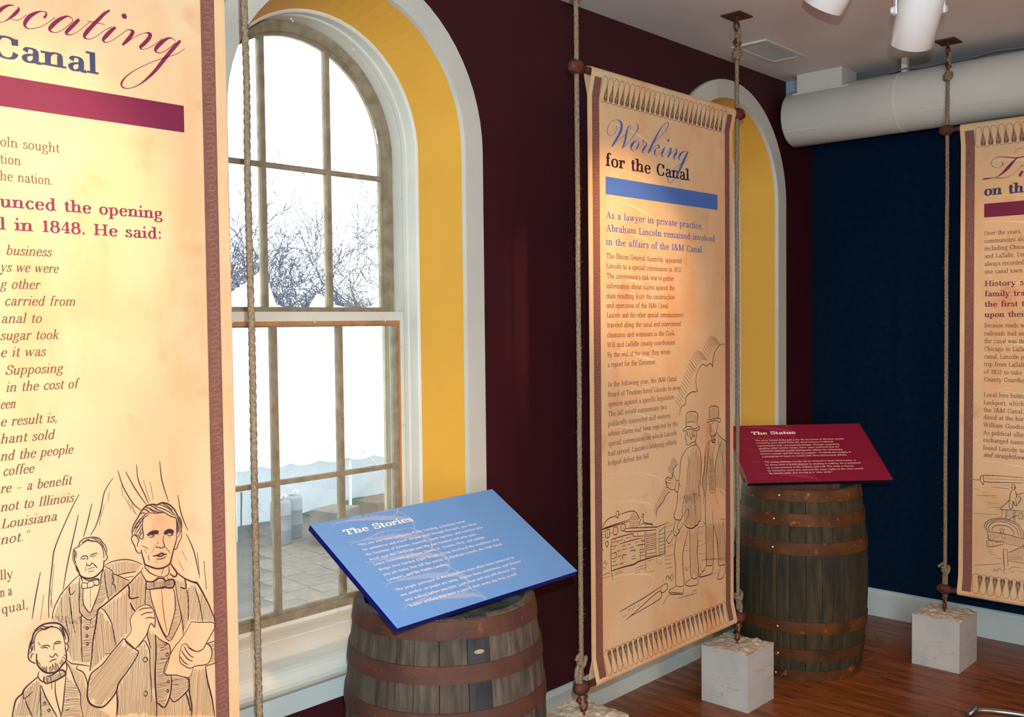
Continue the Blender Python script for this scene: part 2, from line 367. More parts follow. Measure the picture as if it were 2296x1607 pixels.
G('u', 1.17, ('V', .27, .25, 1, 'l'), ('C', (.27, .32), (.35, .04), (.6, .03), (.88, .35)), ('V', .88, 0, 1, 'lr'))
G('v', 1.08, ('D', .15, 1, .53, 0), ('d', .53, 0, .92, 1), ('H', .0, .32, .97), ('H', .76, 1.06, .97))
G('w', 1.55, ('D', .15, 1, .47, 0), ('d', .47, 0, .78, 1), ('D', .74, 1, 1.06, 0), ('d', 1.06, 0, 1.4, 1), ('H', .0, .32, .97), ('H', .6, .9, .97), ('H', 1.24, 1.52, .97))
G('x', 1.05, ('D', .15, 1, .88, 0), ('d', .15, 0, .86, 1), ('H', 0, .34, .97), ('H', .7, 1.02, .97), ('H', 0, .32, .03), ('H', .7, 1.04, .03))
G('y', 1.08, ('D', .15, 1, .53, .02), ('d', .92, 1, .4, -.4), ('H', .0, .32, .97), ('H', .76, 1.06, .97), ('C', (.42, -.36), (.28, -.52), (.12, -.45)), ('.', .15, -.42))
G('z', .9, ('H', .12, .8, .95), ('D', .75, .95, .15, .05), ('H', .12, .82, .05))
def cap(ch, adv, *st): G(ch, adv, *st)
cap('A', 1.5, ('d', .25, 0, .72, 1.5), ('D', .72, 1.5, 1.22, 0), ('H', .42, 1.05, .5), ('H', .05, .5, .03), ('H', .98, 1.46, .03))
cap('B', 1.3, ('V', .32, 0, 1.5, 'bt'), ('C', (.32, 1.47), (.8, 1.47), (1.02, 1.15), (.8, .82), (.32, .8)), ('C', (.32, .8), (.9, .8), (1.15, .42), (.88, .03), (.32, .03)))
cap('C', 1.35, ('C', (1.15, 1.0), (1.05, 1.35), (.75, 1.5), (.4, 1.35), (.2, .75), (.4, .15), (.75, 0), (1.05, .12), (1.18, .45)), ('V', 1.16, 1.0, 1.45, ''))
cap('D', 1.45, ('V', .32, 0, 1.5, 'bt'), ('C', (.32, 1.47), (.85, 1.45), (1.22, 1.1), (1.26, .75), (1.2, .4), (.85, .05), (.32, .03)))
cap('E', 1.25, ('V', .32, 0, 1.5, 'bt'), ('H', .3, 1.1, 1.47), ('H', .3, .85, .77), ('H', .3, 1.14, .03), ('V', 1.1, 1.1, 1.5, ''), ('V', 1.14, 0, .4, ''))
cap('G', 1.45, ('C', (1.15, 1.0), (1.05, 1.35), (.75, 1.5), (.4, 1.35), (.2, .75), (.4, .15), (.75, 0), (1.1, .1), (1.2, .3)), ('V', 1.2, .1, .62, 't'), ('V', 1.16, 1.05, 1.45, ''))
cap('H', 1.6, ('V', .32, 0, 1.5, 'bt'), ('V', 1.25, 0, 1.5, 'bt'), ('H', .32, 1.25, .77))
cap('I', .72, ('V', .36, 0, 1.5, 'bt'))
cap('K', 1.5, ('V', .32, 0, 1.5, 'bt'), ('d', .32, .6, 1.15, 1.5), ('D', .6, .85, 1.25, 0), ('H', .95, 1.35, 1.47), ('H', 1.0, 1.48, .03))
cap('L', 1.22, ('V', .32, 0, 1.5, 'bt'), ('H', .3, 1.1, .03), ('V', 1.1, 0, .45, ''))
cap('M', 1.85, ('V', .3, 0, 1.5, 'bt'), ('D', .34, 1.5, .92, .1), ('d', .92, .1, 1.5, 1.5), ('V', 1.52, 0, 1.5, 'bt'))
cap('O', 1.45, bowl(.2, 1.25, 0, 1.5))
cap('P', 1.25, ('V', .32, 0, 1.5, 'bt'), ('C', (.32, 1.47), (.85, 1.45), (1.1, 1.1), (.85, .72), (.32, .7)))
cap('S', 1.1, ('C', (.92, 1.1), (.82, 1.42), (.5, 1.5), (.22, 1.3), (.28, .95), (.6, .78), (.92, .6), (.95, .2), (.6, 0), (.25, .08), (.15, .42)), ('V', .94, 1.05, 1.45, ''), ('V', .14, .05, .45, ''))
cap('T', 1.35, ('V', .68, 0, 1.5, 'b'), ('H', .12, 1.24, 1.46), ('V', .14, 1.05, 1.48, ''), ('V', 1.22, 1.05, 1.48, ''))
cap('U', 1.5, ('V', .32, .4, 1.5, 't'), ('C', (.32, .5), (.4, .1), (.75, .02), (1.08, .12), (1.18, .5)), ('d', 1.18, .45, 1.18, 1.5), ('H', .98, 1.4, 1.47))
cap('W', 2.0, ('D', .18, 1.5, .62, 0), ('d', .62, 0, 1.02, 1.5), ('D', .98, 1.5, 1.4, 0), ('d', 1.4, 0, 1.84, 1.5), ('H', 0, .4, 1.47), ('H', .8, 1.2, 1.47), ('H', 1.62, 2, 1.47))
cap('1', .8, ('V', .42, 0, 1.5, 'b'), ('d', .15, 1.25, .4, 1.48))
cap('2', 1.0, ('C', (.2, 1.1), (.3, 1.42), (.6, 1.5), (.82, 1.2), (.7, .8), (.2, .1)), ('H', .15, .9, .08), ('V', .9, .05, .35, ''))
cap('4', 1.05, ('V', .7, 0, 1.5, 'b'), ('d', .68, 1.5, .1, .45), ('H', .1, .98, .45))
cap('5', 1.0, ('H', .25, .85, 1.45), ('d', .27, 1.45, .24, .85), ('C', (.24, .85), (.5, .98), (.85, .75), (.8, .25), (.5, 0), (.15, .12)))
cap('8', 1.0, bowl(.2, .8, .8, 1.5), bowl(.14, .88, 0, .85))
G('.', .5, ('.', .25, .08)); G(',', .5, ('.', .25, .1), ('d', .32, .1, .15, -.3)); G(':', .5, ('.', .25, .1), ('.', .25, .85))
G("'", .4, ('d', .22, 1.6, .16, 1.2)); G('”', .8, ('d', .3, 1.6, .22, 1.2), ('d', .58, 1.6, .5, 1.2)); G('“', .8, ('d', .3, 1.6, .22, 1.2), ('d', .58, 1.6, .5, 1.2))
G('-', .6, ('H', .08, .52, .5)); G('–', 1.1, ('H', .1, 1.0, .5))
G('&', 1.5, ('C', (1.3, .75), (1.05, .25), (.7, 0), (.3, .05), (.18, .4), (.45, .75), (.8, 1.05), (.78, 1.38), (.55, 1.5), (.38, 1.25), (.55, .85), (.95, .3), (1.35, 0)))
STY = {'D': (.42, .12, .15, 0, .62), 'H': (.29, .10, .11, 0, .62), 'N': (.34, .11, .13, 0, .62), 'B': (.2, .085, .07, 0, .4), 'M': (.2, .085, .07, 0, .5), 'J': (.23, .09, .06, .3, .5), 'K': (.5, .12, .15, 0, .62), 'S': (.22, .1, .08, 0, .5)}
def letter(pr, style, text, u0, u1, w0, xh, flip=1, lite=False):
    thick, thin, slab, shear, track = STY[style]
    tot = sum((GL[c][0] if c != ' ' else .72) + (track-.45)*.4 for c in text); sx = (u1-u0)/tot; x = 0
    sc = sx/xh  # horizontal condensing
    def T(px, py): return (u0+(x+px+shear*py*(xh/sx)*.8)*sx, w0+flip*py*xh)
    for c in text:
        if c == ' ': x += .72+(track-.45)*.4; continue
        adv, st = GL[c]
        for q in st:
            k = q[0]; tw = thick*xh*min(1, .55+.45*sc); th = thin*xh
            if k == 'V':
                _, px, y0, y1, fl = q
                pr.ribbon([T(px, y0), T(px, y1)], tw)
                hs = tw/sx*.5+.17
                if 'b' in fl and not lite: pr.ribbon([T(px-hs, y0+slab/2), T(px+hs, y0+slab/2)], slab*xh)
                if 't' in fl and not lite: pr.ribbon([T(px-hs, y1-slab/2), T(px+hs, y1-slab/2)], slab*xh)
                if 'l' in fl: pr.ribbon([T(px-hs-.04, y1-slab/2), T(px, y1-slab/2)], slab*xh)
                if 'r' in fl: pr.ribbon([T(px, y0+slab/2), T(px+hs, y0+slab/2)], slab*xh)
            elif k == 'H': pr.ribbon([T(q[1], q[3]), T(q[2], q[3])], max(slab*.9*xh, th))
            elif k in 'Dd': pr.ribbon([T(q[1], q[2]), T(q[3], q[4])], tw if k == 'D' else th*1.15)
            elif k == '.':
                r = max(thick*.6, .13); r *= 1.25; pr.ribbon([T(q[1]-r*xh/sx*.5, q[2]+.03), T(q[1]+r*xh/sx*.5, q[2]+.03)], r*xh*1.15)
            else:
                P = [T(*p) for p in q[1:]]; P = catmull(P, 1 if lite else 3); m = len(P); Q = []
                for i in range(m):
                    a = P[max(i-1, 0)]; b = P[min(i+1, m-1)]; dx, dy = b[0]-a[0], b[1]-a[1]; s_ = abs(dy)/(math.hypot(dx, dy) or 1e-9)
                    Q.append((P[i][0], P[i][1], th+(tw-th)*s_**1.6))
                pr.ribbon(Q)
        x += adv+(track-.45)*.4
def text_block(pr, data, only=None, flip=1, sgn=1):
    for ln in data.split('\n'):
        h, t = ln.split('|'); st, a, b, w, xh = h.split(' ')
        if only and st not in only: continue
        letter(pr, st, t, int(a)/1e4, int(b)/1e4, sgn*int(w)/1e4, int(xh)/1e4, flip, lite=(st == 'S'))
def clip_line(poly, p, d):
    ts = []
    n = len(poly)
    for i in range(n):
        a = poly[i]; b = poly[(i+1) % n]; ex, ey = b[0]-a[0], b[1]-a[1]; den = d[0]*ey-d[1]*ex
        if abs(den) < 1e-12: continue
        t = ((a[0]-p[0])*ey-(a[1]-p[1])*ex)/den; s_ = ((a[0]-p[0])*d[1]-(a[1]-p[1])*d[0])/den
        if 0 <= s_ < 1: ts.append(t)
    ts.sort(); return list(zip(ts[::2], ts[1::2]))
def hatch(pr, data, wd):
    for ln in data.split('\n'):
        a, P = ln.split(' ', 1); ang, sp, _ = a.split(','); ang = R(float(ang)); sp = int(sp)/1e4
        poly = [tuple(int(c)/1e4 for c in q.split(',')) for q in P.split(' ')]
        d = (cos(ang), sin(ang)); n_ = (-d[1], d[0]); pv = [q[0]*n_[0]+q[1]*n_[1] for q in poly]; k = min(pv)+sp*.5
        while k < max(pv):
            base = (n_[0]*k, n_[1]*k)
            for t0, t1 in clip_line(poly, base, d):
                if t1-t0 < sp*1.2: continue
                g = random.uniform(0, .06)*(t1-t0); t0 += g; t1 -= random.uniform(0, .12)*(t1-t0); m = max(2, int((t1-t0)/.03)); L = []
                for i in range(m+1):
                    t = t0+(t1-t0)*i/m; j = random.uniform(-.16, .16)*sp
                    L.append((base[0]+d[0]*t+n_[0]*j, base[1]+d[1]*t+n_[1]*j))
                pr.ribbon(L, wd*random.uniform(.7, 1.2))
            k += sp*random.uniform(.85, 1.15)
WT = {'h': .0034, 'm': .0021, 'l': .0013, 'x': .0052}
def strokes(pr, data, s=1):
    for ln in data.split('\n'):
        w, P = ln.split(' ', 1); L = [tuple(int(c)/1e4 for c in q.split(',')) for q in P.split(' ')]
        L = catmull(L, 3) if len(L) > 2 else L; m = len(L)
        pr.ribbon([(p[0], p[1], WT[w]*s*(.65+.5*sin(pi*min(1, max(0, i/(m-1) if m > 1 else .5))))) for i, p in enumerate(L)])
def scripts(pr, data, sc=1, du=0, dw=0, sub=5, wk=1, sgn=1, u0=0, w0=0):
    for ln in data.split('\n'):
        L = [tuple(int(c)/1e4 for c in q.split(',')) for q in ln.split(' ')]
        L = [(u0+p[0]*sc+du, w0+sgn*(p[1]*sc+dw), p[2]*wk*sc) for p in L]
        pr.ribbon(L, None, sub)

# ------------------------------------------------------------------ print data (0.1 mm, sheet coordinates)
ART_LEFT = """h 7437,12111 7437,12228 7488,12351 7582,12483 7661,12603 7740,12694 7848,12745 7972,12749 8064,12721 8190,12754 8316,12721 8425,12653 8534,12517 8595,12386 8681,12267 8701,12112 8689,11962
m 7858,12544 7827,12504 7734,12459 7701,12376 7690,12245 7709,12095 7706,11978 7645,11966 7579,12058 7482,12104
m 7859,12558 7951,12544 8059,12521 8184,12517 8278,12495 8372,12421 8482,12359 8561,12316 8574,12208 8561,11983 8565,11831 8648,11924 8691,12023
m 7453,12167 7532,12300 7641,12430 7766,12528 7875,12600
m 7482,12133 7576,12264 7655,12369 7718,12462
m 7527,12111 7605,12201 7669,12308
m 7587,12071 7634,12137 7674,12219
m 7616,12022 7647,12076 7687,12128
m 7724,12667 7799,12641 7875,12571
m 7786,12702 7908,12655 7998,12567
m 7909,12728 8001,12670 8123,12578 8248,12529
m 8002,12700 8125,12652 8249,12589 8374,12510 8499,12401
m 8127,12726 8251,12664 8376,12585 8484,12464 8562,12361
m 8221,12728 8346,12650 8470,12526
m 7984,12614 8091,12538 8185,12531
m 8578,12359 8624,12246 8629,12124 8601,11977
m 8609,12324 8671,12193 8659,12058 8616,11944
m 8591,12251 8596,12099 8583,11919
m 8560,12286 8572,12133
m 7470,12223 7564,12368 7657,12457
m 7500,12247 7592,12291 7640,12386
m 7660,12574 7721,12579 7782,12555
m 7847,12693 7922,12623 8029,12540
m 7452,12109 7412,12028 7432,11937 7489,11824 7517,11717 7590,11630 7652,11648
m 7435,12038 7481,12089 7555,12033 7591,11939 7558,11856 7564,11782
m 8689,11962 8694,11840 8610,11702 8558,11575 8502,11563 8487,11618
h 7645,11708 7672,11571 7707,11446 7735,11338 7871,11252 8025,11178 8181,11163 8309,11198 8382,11260 8426,11403 8478,11574 8530,11716 8565,11831
x 7806,12020 7861,12062 7955,12087 8048,12083 8102,12059
x 7892,12035 7985,12049 8078,12026
x 8234,11993 8275,12038 8362,12061 8449,12032 8488,11980
x 8249,11975 8313,11994 8362,12031 8472,11968
m 7829,12001 7907,12025 7983,11990 7920,11956 7859,11981
m 8079,12063 8092,11986
m 8297,11967 8377,11991 8471,11930 8383,11923 8312,11950
m 8073,11826 8063,11768
m 8016,11746 8038,11690 8100,11687 8147,11649 8194,11670 8249,11668 8228,11739 8206,11833 8225,11949
l 7992,11721 7911,11587
l 8257,11659 8334,11570 8388,11485
l 7655,11795 7761,11747 7828,11676
l 7825,11558 7831,11468 7844,11391
l 8326,11887 8406,11889
l 8364,11798 8387,11786
l 7730,11723 7773,11597
l 7810,11249 7823,11173
l 8014,11374 8044,11309
h 7932,11501 8033,11497 8159,11527 8221,11493 8300,11478
h 8033,11487 8126,11461 8221,11478
m 8015,11419 8124,11391 8235,11408 8275,11445
m 7688,11273 7632,11181 7697,11035 7755,10934 7878,10887 7971,10905 8066,10961 8145,10960 8222,10907
m 7735,11323 7733,11264 7837,11125 7959,11035 8082,10973
m 8340,11177 8336,10997 8207,10933
m 8213,11172 8146,11020
h 8382,11245 8451,11126 8543,10972 8509,10887 8429,10918 8367,10991
h 7747,10914 7751,10757 7827,10712 7950,10701 8075,10690 8217,10690 8326,10637 8438,10644 8473,10728 8443,10825 8332,10840 8236,10837 8206,10888 8081,10928 7955,10879 7831,10889 7747,10914
m 8236,10837 8217,10690
m 7955,10879 7943,10717
m 8286,10917 8332,10847
m 8266,10770 8362,10781
m 8265,10725 8393,10729
m 8543,10972 8717,10815 8943,10662 9026,10653 9108,10583 9235,10324
h 7621,11184 7472,11071 7301,10932 6671,10551 6617,10531 6562,10448 6511,10141 6439,9798 6397,9427 6347,9123
h 7301,10932 7331,10817 7337,10599 7571,10581
h 7345,10499 7408,10343 7462,10266
m 7621,11173 7696,11026 7750,10906 7734,10733 7715,10429 7725,10360
m 7462,10255 7358,10137 7333,10033 7349,9812 7212,9660 7232,9557 7340,9443 7427,9366 7519,9420 7635,9522 7729,9632 7802,9813 7838,9871 7895,9835 7939,9758 7955,9932 7947,10067 7904,10210 7815,10318 7725,10360 7543,10335 7462,10255
m 7541,10259 7677,10283 7859,10253
m 7594,10126 7720,10163 7902,10133
m 7705,10024 7808,10033 7956,9976
h 7158,9684 6878,9431 6635,9194 6398,9067 6321,8918 6284,8717 6278,8507 6358,8335 6524,8222 6651,8205 6805,8310 6961,8480 7009,8640 7190,8828 7420,9094 7515,9267 7427,9366 7158,9684
m 7518,9376 7657,9506 7745,9363 7797,9172 7797,8728 7820,8278 7800,7950
m 7802,9813 7751,9626 7771,9489 7834,9273
m 6894,10050 6932,9826 6979,9556
m 6649,10513 6732,10431 6875,10141 6913,9938
m 6716,9430 6855,9404
h 7957,9576 7958,9131 7923,8694 7923,8248 7938,7909 7930,7576
h 6961,8480 6976,8194 6945,7878
m 7623,9052 7646,9090 7681,9092 7725,9058 7736,9011 7689,8975 7644,9002 7623,9052
m 7624,8223 7636,8268 7671,8272 7709,8232 7709,8176 7668,8149 7632,8181 7624,8223
m 7734,10722 7836,10700 7865,10484 7950,10178 8079,9769 8247,9449 8360,9703 8463,10017 8482,10283 8430,10610 8148,10668 7825,10703
l 8136,10649 8161,10242 8199,9875 8250,9572
m 7950,10200 8078,9725 8303,9334 8499,9557 8626,9798 8607,10029 8543,10338 8483,10801
m 7957,9554 8116,9381 8278,9273 8322,9149 8319,9037 8266,8826 8166,8583
m 8630,9979 8670,9629 8664,9403
h 7927,7912 7984,7873 8144,7735 8280,7966 8335,8243 8329,8471
h 8280,7954 8407,7793 8700,7935 8801,8043 8781,8255 8662,8345
m 8172,9299 8203,9318 8235,9284 8202,9258 8172,9299
m 8196,9024 8237,9054 8271,9005 8235,8969 8196,9024
m 8219,8355 8255,8379 8290,8335 8253,8307 8219,8355
m 8197,8125 8233,8148 8265,8105 8231,8081 8197,8125
m 8903,9677 9086,9611 9561,9464 9323,9080 9193,8904 9019,8891 8826,9044
m 8903,9677 8663,9358 8368,9070 8142,8590 8471,8443 8807,8293 8936,8534
m 8621,9141 8707,9165 8779,9124 8825,9021 9019,8891 9193,8904 9297,9017 9420,8893 9441,8701 9361,8536 9259,8493 8985,8532 8837,8514 8693,8610 8575,8744 8569,8973 8621,9141
m 8618,9028 8699,8871 8818,8726 8915,8677
m 8693,9100 8750,8972 8845,8833 8941,8762
m 8578,8880 8671,8719 8790,8618
h 8524,10996 8747,10793 8964,10658 9085,10587 9228,10328 9396,9968 9563,9534
h 9297,9017 9525,9030
h 9562,8459 9258,8459
h 8747,10793 8777,10537 8622,10603
m 8789,10512 8832,10275 8818,9731
m 9009,10512 9124,10143 9210,9593
m 8065,9215 8206,9224
m 8063,9148 8228,9173
m 8070,8956 8245,8922
m 8041,8304 8205,8269
m 8347,8240 8513,8193
m 8349,8330 8469,8342
h 9257,8447 9299,8087 9413,7588 9478,7101
h 8806,8271 8798,7952 8861,7520 8843,7296
h 8700,7935 8768,7732 8822,7440
m 6087,11622 6042,11742 6038,11855 6063,12004 6160,12043 6204,12147 6303,12201 6402,12212 6542,12195 6655,12141 6723,12043 6793,11945 6818,11826 6808,11713
m 6174,12040 6259,12096 6372,12147 6483,12113 6596,12080 6693,11977 6732,11841 6742,11668
m 6062,11990 6087,11888 6070,11765 6108,11646
l 6232,12129 6288,12133 6359,12177
l 6259,12110 6344,12151 6443,12177
l 6457,12189 6541,12146 6625,12089
l 6513,12179 6612,12134 6694,12020
l 6653,12098 6722,11986 6769,11864
l 6694,12020 6762,11879 6788,11760
l 6060,11893 6071,11793 6081,11679
l 6090,11985 6115,11897 6105,11786
l 6373,12189 6428,12144 6512,12122
l 6749,11939 6789,11803 6772,11720
m 6802,11743 6829,11666 6769,11599 6734,11612
m 6087,11650 6118,11503 6158,11467
h 6107,11618 6158,11467 6184,11378 6279,11303 6404,11263 6532,11280 6633,11346 6722,11443 6741,11611
m 6201,11755 6251,11802 6334,11800 6368,11752 6360,11704
m 6418,11771 6490,11814 6603,11815
m 6344,11629 6343,11587 6398,11562 6455,11594 6456,11636
m 6477,11604 6539,11535 6580,11470
l 6207,11739 6277,11754 6346,11727
l 6249,11731 6305,11728
l 6431,11754 6502,11769 6573,11763
l 6488,11744 6515,11717
l 6328,11575 6304,11439
l 6340,11474 6439,11498 6523,11495
l 6366,11427 6437,11420 6507,11427
l 6345,11657 6337,11630
m 6184,11392 6210,11316 6235,11227
m 6265,11291 6375,11220 6559,11232 6643,11172
m 6228,11207 6217,11075 6342,11056 6455,11054 6498,11088 6597,11067 6607,11180 6516,11205 6473,11193 6374,11191 6345,11162 6228,11207
m 6345,11162 6342,11056
m 6487,11176 6505,11086
m 6245,11056 6232,10832 6262,10656 6383,10473 6471,10610 6577,10843 6640,11059 6657,11155
m 6168,11325 6159,10961 6144,10682 6187,10475 6392,10300 6566,10446
m 6735,11412 6769,11046 6805,10780 6831,10659
m 6721,11414 6675,11280 6640,11059
l 6412,11035 6393,10585
m 6156,11384 6002,11274 5778,11070 5694,10949 5581,10738 5535,10514
m 5931,11177 5959,10975 6064,11051
m 5938,10938 5957,10654 5989,10296
m 6752,11480 6936,11329 6933,11229 6959,11108 6928,11028 6985,10987 7003,10810
m 6949,11269 7122,11162 7341,11016
m 6194,10474 6188,10249
m 6392,10300 6390,10202
m 6759,11493 6927,11554 7221,11550 7443,11479 7667,11349
m 7035,11209 7287,11217 7511,11202
m 7224,11113 7448,11105
m 6182,10447 6174,9866 6182,9367
m 5561,10590 5531,10511
m 5975,10422 6037,10089
m 5835,10440 5909,10076
m 6279,10132 6311,10157 6342,10117 6310,10093 6279,10132
m 6270,9959 6299,9981 6327,9945 6298,9923 6270,9959
m 6274,9775 6306,9799 6337,9759 6304,9735 6274,9775
h 5153,9612 5023,9731 5013,9874 5052,10075 5102,10175 5131,10280 5201,10376 5311,10435 5447,10445 5611,10414 5734,10335 5828,10183 5880,10040 5884,9938 5847,9875
m 5148,9896 5139,10081 5156,10190 5212,10289 5322,10333 5486,10351 5636,10301 5730,10192 5782,10036 5805,9886 5815,9725
m 5058,10031 5126,10099 5141,10151
m 5040,9867 5095,9937 5111,10032
m 5063,9749 5079,9829 5133,9843
m 5283,10399 5362,10323 5472,10340
m 5310,10421 5418,10367 5555,10363
m 5747,10289 5798,10132 5822,9982
m 5692,10316 5758,10200 5796,10061
m 5186,10323 5255,10363 5336,10358
m 5115,10158 5071,10042 5081,9913
h 5186,9830 5181,9633 5244,9489 5336,9379 5457,9317 5609,9319 5737,9428 5824,9520 5827,9664 5803,9814
m 5285,9520 5296,9418
m 5339,9492 5349,9375
m 5393,9491 5390,9350
m 5447,9463 5457,9331
m 5517,9515 5513,9345
m 5573,9529 5582,9340
m 5627,9486 5651,9350
m 5669,9503 5723,9417
m 5713,9564 5780,9460
m 5742,9614 5810,9538
m 5234,9619 5259,9527
m 5530,9483 5555,9362
m 5600,9507 5616,9345
m 5475,9469 5485,9338
m 5366,9470 5370,9370
m 5312,9499 5323,9397
m 5698,9525 5751,9438
m 5771,9664 5819,9608
m 5195,9686 5220,9594
m 5270,9935 5325,9964 5433,9951 5473,9898
m 5557,9948 5627,9988 5724,9964
m 5296,9914 5365,9925 5432,9887
m 5571,9945 5653,9938 5723,9935
m 5557,9934 5553,9806
m 5454,9717 5508,9661 5564,9689 5592,9724 5645,9639
m 5450,9562 5533,9597 5616,9589
m 5220,10075 5271,9992
m 5806,9914 5874,9839 5858,9742 5822,9708
h 5333,9280 5316,9171 5383,9102 5492,9107 5575,9113 5701,9150 5801,9194 5775,9274 5692,9325 5608,9304 5525,9270 5469,9257 5387,9265
m 5229,9422 5198,9303 5276,9182 5330,9153
m 5808,9467 5834,9373 5801,9194
m 5260,9101 5298,8977 5373,8756 5555,8358 5580,8282
m 5492,9093 5488,8937
m 5568,9100 5562,8873 5603,8602 5665,8324 5670,8265
m 5807,9178 5762,8815 5709,8398 5663,8257
m 5387,9251 5397,9120
m 5469,9243 5479,9125
m 5664,9304 5688,9182
h 5212,9313 5021,9197 4899,9105 4857,9019 4737,8943 4680,8778 4635,8573
m 5246,9091 5237,8753 5241,8387
m 4884,9040 4893,8897 5083,9011
m 4919,8875 4967,8692 5067,8440
m 5824,9520 5947,9401 6088,9349 6345,9236
m 5809,9495 5915,9264 6006,8963 6113,8670 6120,8419 6169,8101
m 6088,9334 6043,9259 6197,9129 6278,8902 6275,8814
m 5296,8686 5321,8707 5346,8671 5320,8650 5296,8686
m 5377,8498 5408,8520 5437,8480 5406,8458 5377,8498
m 5805,8586 5862,8598
m 5778,8377 5863,8373
m 6215,13237 6016,12899 5660,12154 5576,11751 5482,11010 5469,10557
m 6184,12778 6077,12351 5908,11688 5799,11134
m 6498,12984 6389,12571 6284,12239
m 7006,13505 6798,13216 6709,12835 6581,12463 6439,12251
m 5317,11631 5194,11072 5110,10621
m 7131,13668 7243,13276 7478,12843 7661,12654
m 7313,13627 7529,13198 7811,12754
m 7585,13755 7617,13388 7775,13003 7854,12788
m 8171,13778 8211,13313 8371,12755
m 8617,12887 8695,12416 8863,11970
m 8816,11893 9009,11437 9132,10819
m 9100,11379 9153,10730
m 9278,11132 9330,10394
l 5523,11191 5548,10767
l 5375,11109 5288,10561
l 5612,11744 5513,10813
l 6708,12796 6659,12450
l 6791,12941 6704,12640
l 6917,13200 6871,12969
l 7357,12940 7513,12595
l 7277,13032 7433,12688
l 7203,13321 7236,13037
l 7742,13372 7898,12823
l 7910,13311 7984,12852
l 7437,12848 7553,12549
l 8694,11494 8822,11218
l 8599,11260 8726,10984"""
HATCH_LEFT = """88,33,0 7300,10889 6692,10525 6896,10136 6979,9556 7158,9684 7327,9817 7334,10077 7451,10268 7337,10599
93,29,0 6616,10499 6562,10448 6347,9123 6878,9431 6979,9556 6894,10050
44,29,0 7158,9684 6331,8916 6278,8507 6524,8222 6961,8480 7515,9267
84,32,0 7621,11173 7334,10925 7348,10596 7367,10494 7474,10285 7713,10363 7739,10908
86,34,0 7517,9332 7657,9506 7786,9175 7809,8281 7915,7916 7930,7576 6956,7875 6961,8459 7190,8828
89,30,0 7813,9788 7957,9576 7912,8251 7809,8281 7797,9172 7751,9626
86,32,0 8483,10801 8747,10770 8832,10275 8817,9686 8664,9403 8607,10029
77,36,0 8789,10535 8988,10630 9228,10328 9563,9534 8903,9688 8818,9731
-8,29,0 7968,9529 8301,9267 8319,9037 8166,8583 8329,8471 8321,8180 8145,7758 7927,7935
-5,30,0 8340,8468 8781,8255 8801,8043 8407,7793 8280,7966
-3,32,0 7745,10708 7836,10689 7950,10178 8246,9438 8475,10014 8454,10605 8519,10343 8627,9866 8350,9300 8078,9725 7950,10200 7737,10380
84,41,0 8960,8527 9258,8459 9299,8087 9478,7101 8856,7292 8798,7952 8806,8271
87,43,0 7961,7880 8144,7735 8280,7943 8407,7793 8700,7935 8837,7528 8843,7296 7941,7573
78,22,0 7760,10859 7921,10871 8235,10862 8459,10817 8443,10629 8219,10676 7917,10717 7758,10750
-10,37,0 9322,9011 9549,8977 9563,8482 9385,8506 9454,8744
90,30,0 6156,11370 5778,11070 5548,10511 5598,10379 6181,10241 6151,10681 6168,11325
88,29,0 6744,11467 6936,11329 7326,11005 7279,10912 6831,10674 6769,11046
90,35,0 6781,11489 7221,11536 7652,11352 7511,11202 7064,11203 6949,11269
0,29,0 6173,11239 6245,11056 6262,10656 6383,10473 6640,11059 6728,11384 6804,10752 6566,10446 6392,10300 6187,10475 6155,10821
86,31,0 5588,10583 6182,10447 6153,9375 5948,9429 5843,9717 5881,10083 5762,10328
-9,26,0 6194,10357 6533,10278 6433,9801 6362,9320 6182,9367
78,31,0 5212,9299 4899,9105 4648,8569 5227,8391 5247,9105
73,34,0 5823,9492 6028,9248 6197,9129 6294,8441 6493,8234 6842,7894 6184,8097 6113,8670 5940,9127
-12,37,0 5806,9149 6005,8920 6112,8656 6120,8419 6170,8112 5677,8263
-9,34,0 5252,9033 5373,8756 5567,8297 5241,8397
67,24,0 5333,9266 5525,9270 5789,9270 5794,9196 5575,9113 5383,9110 5323,9169"""
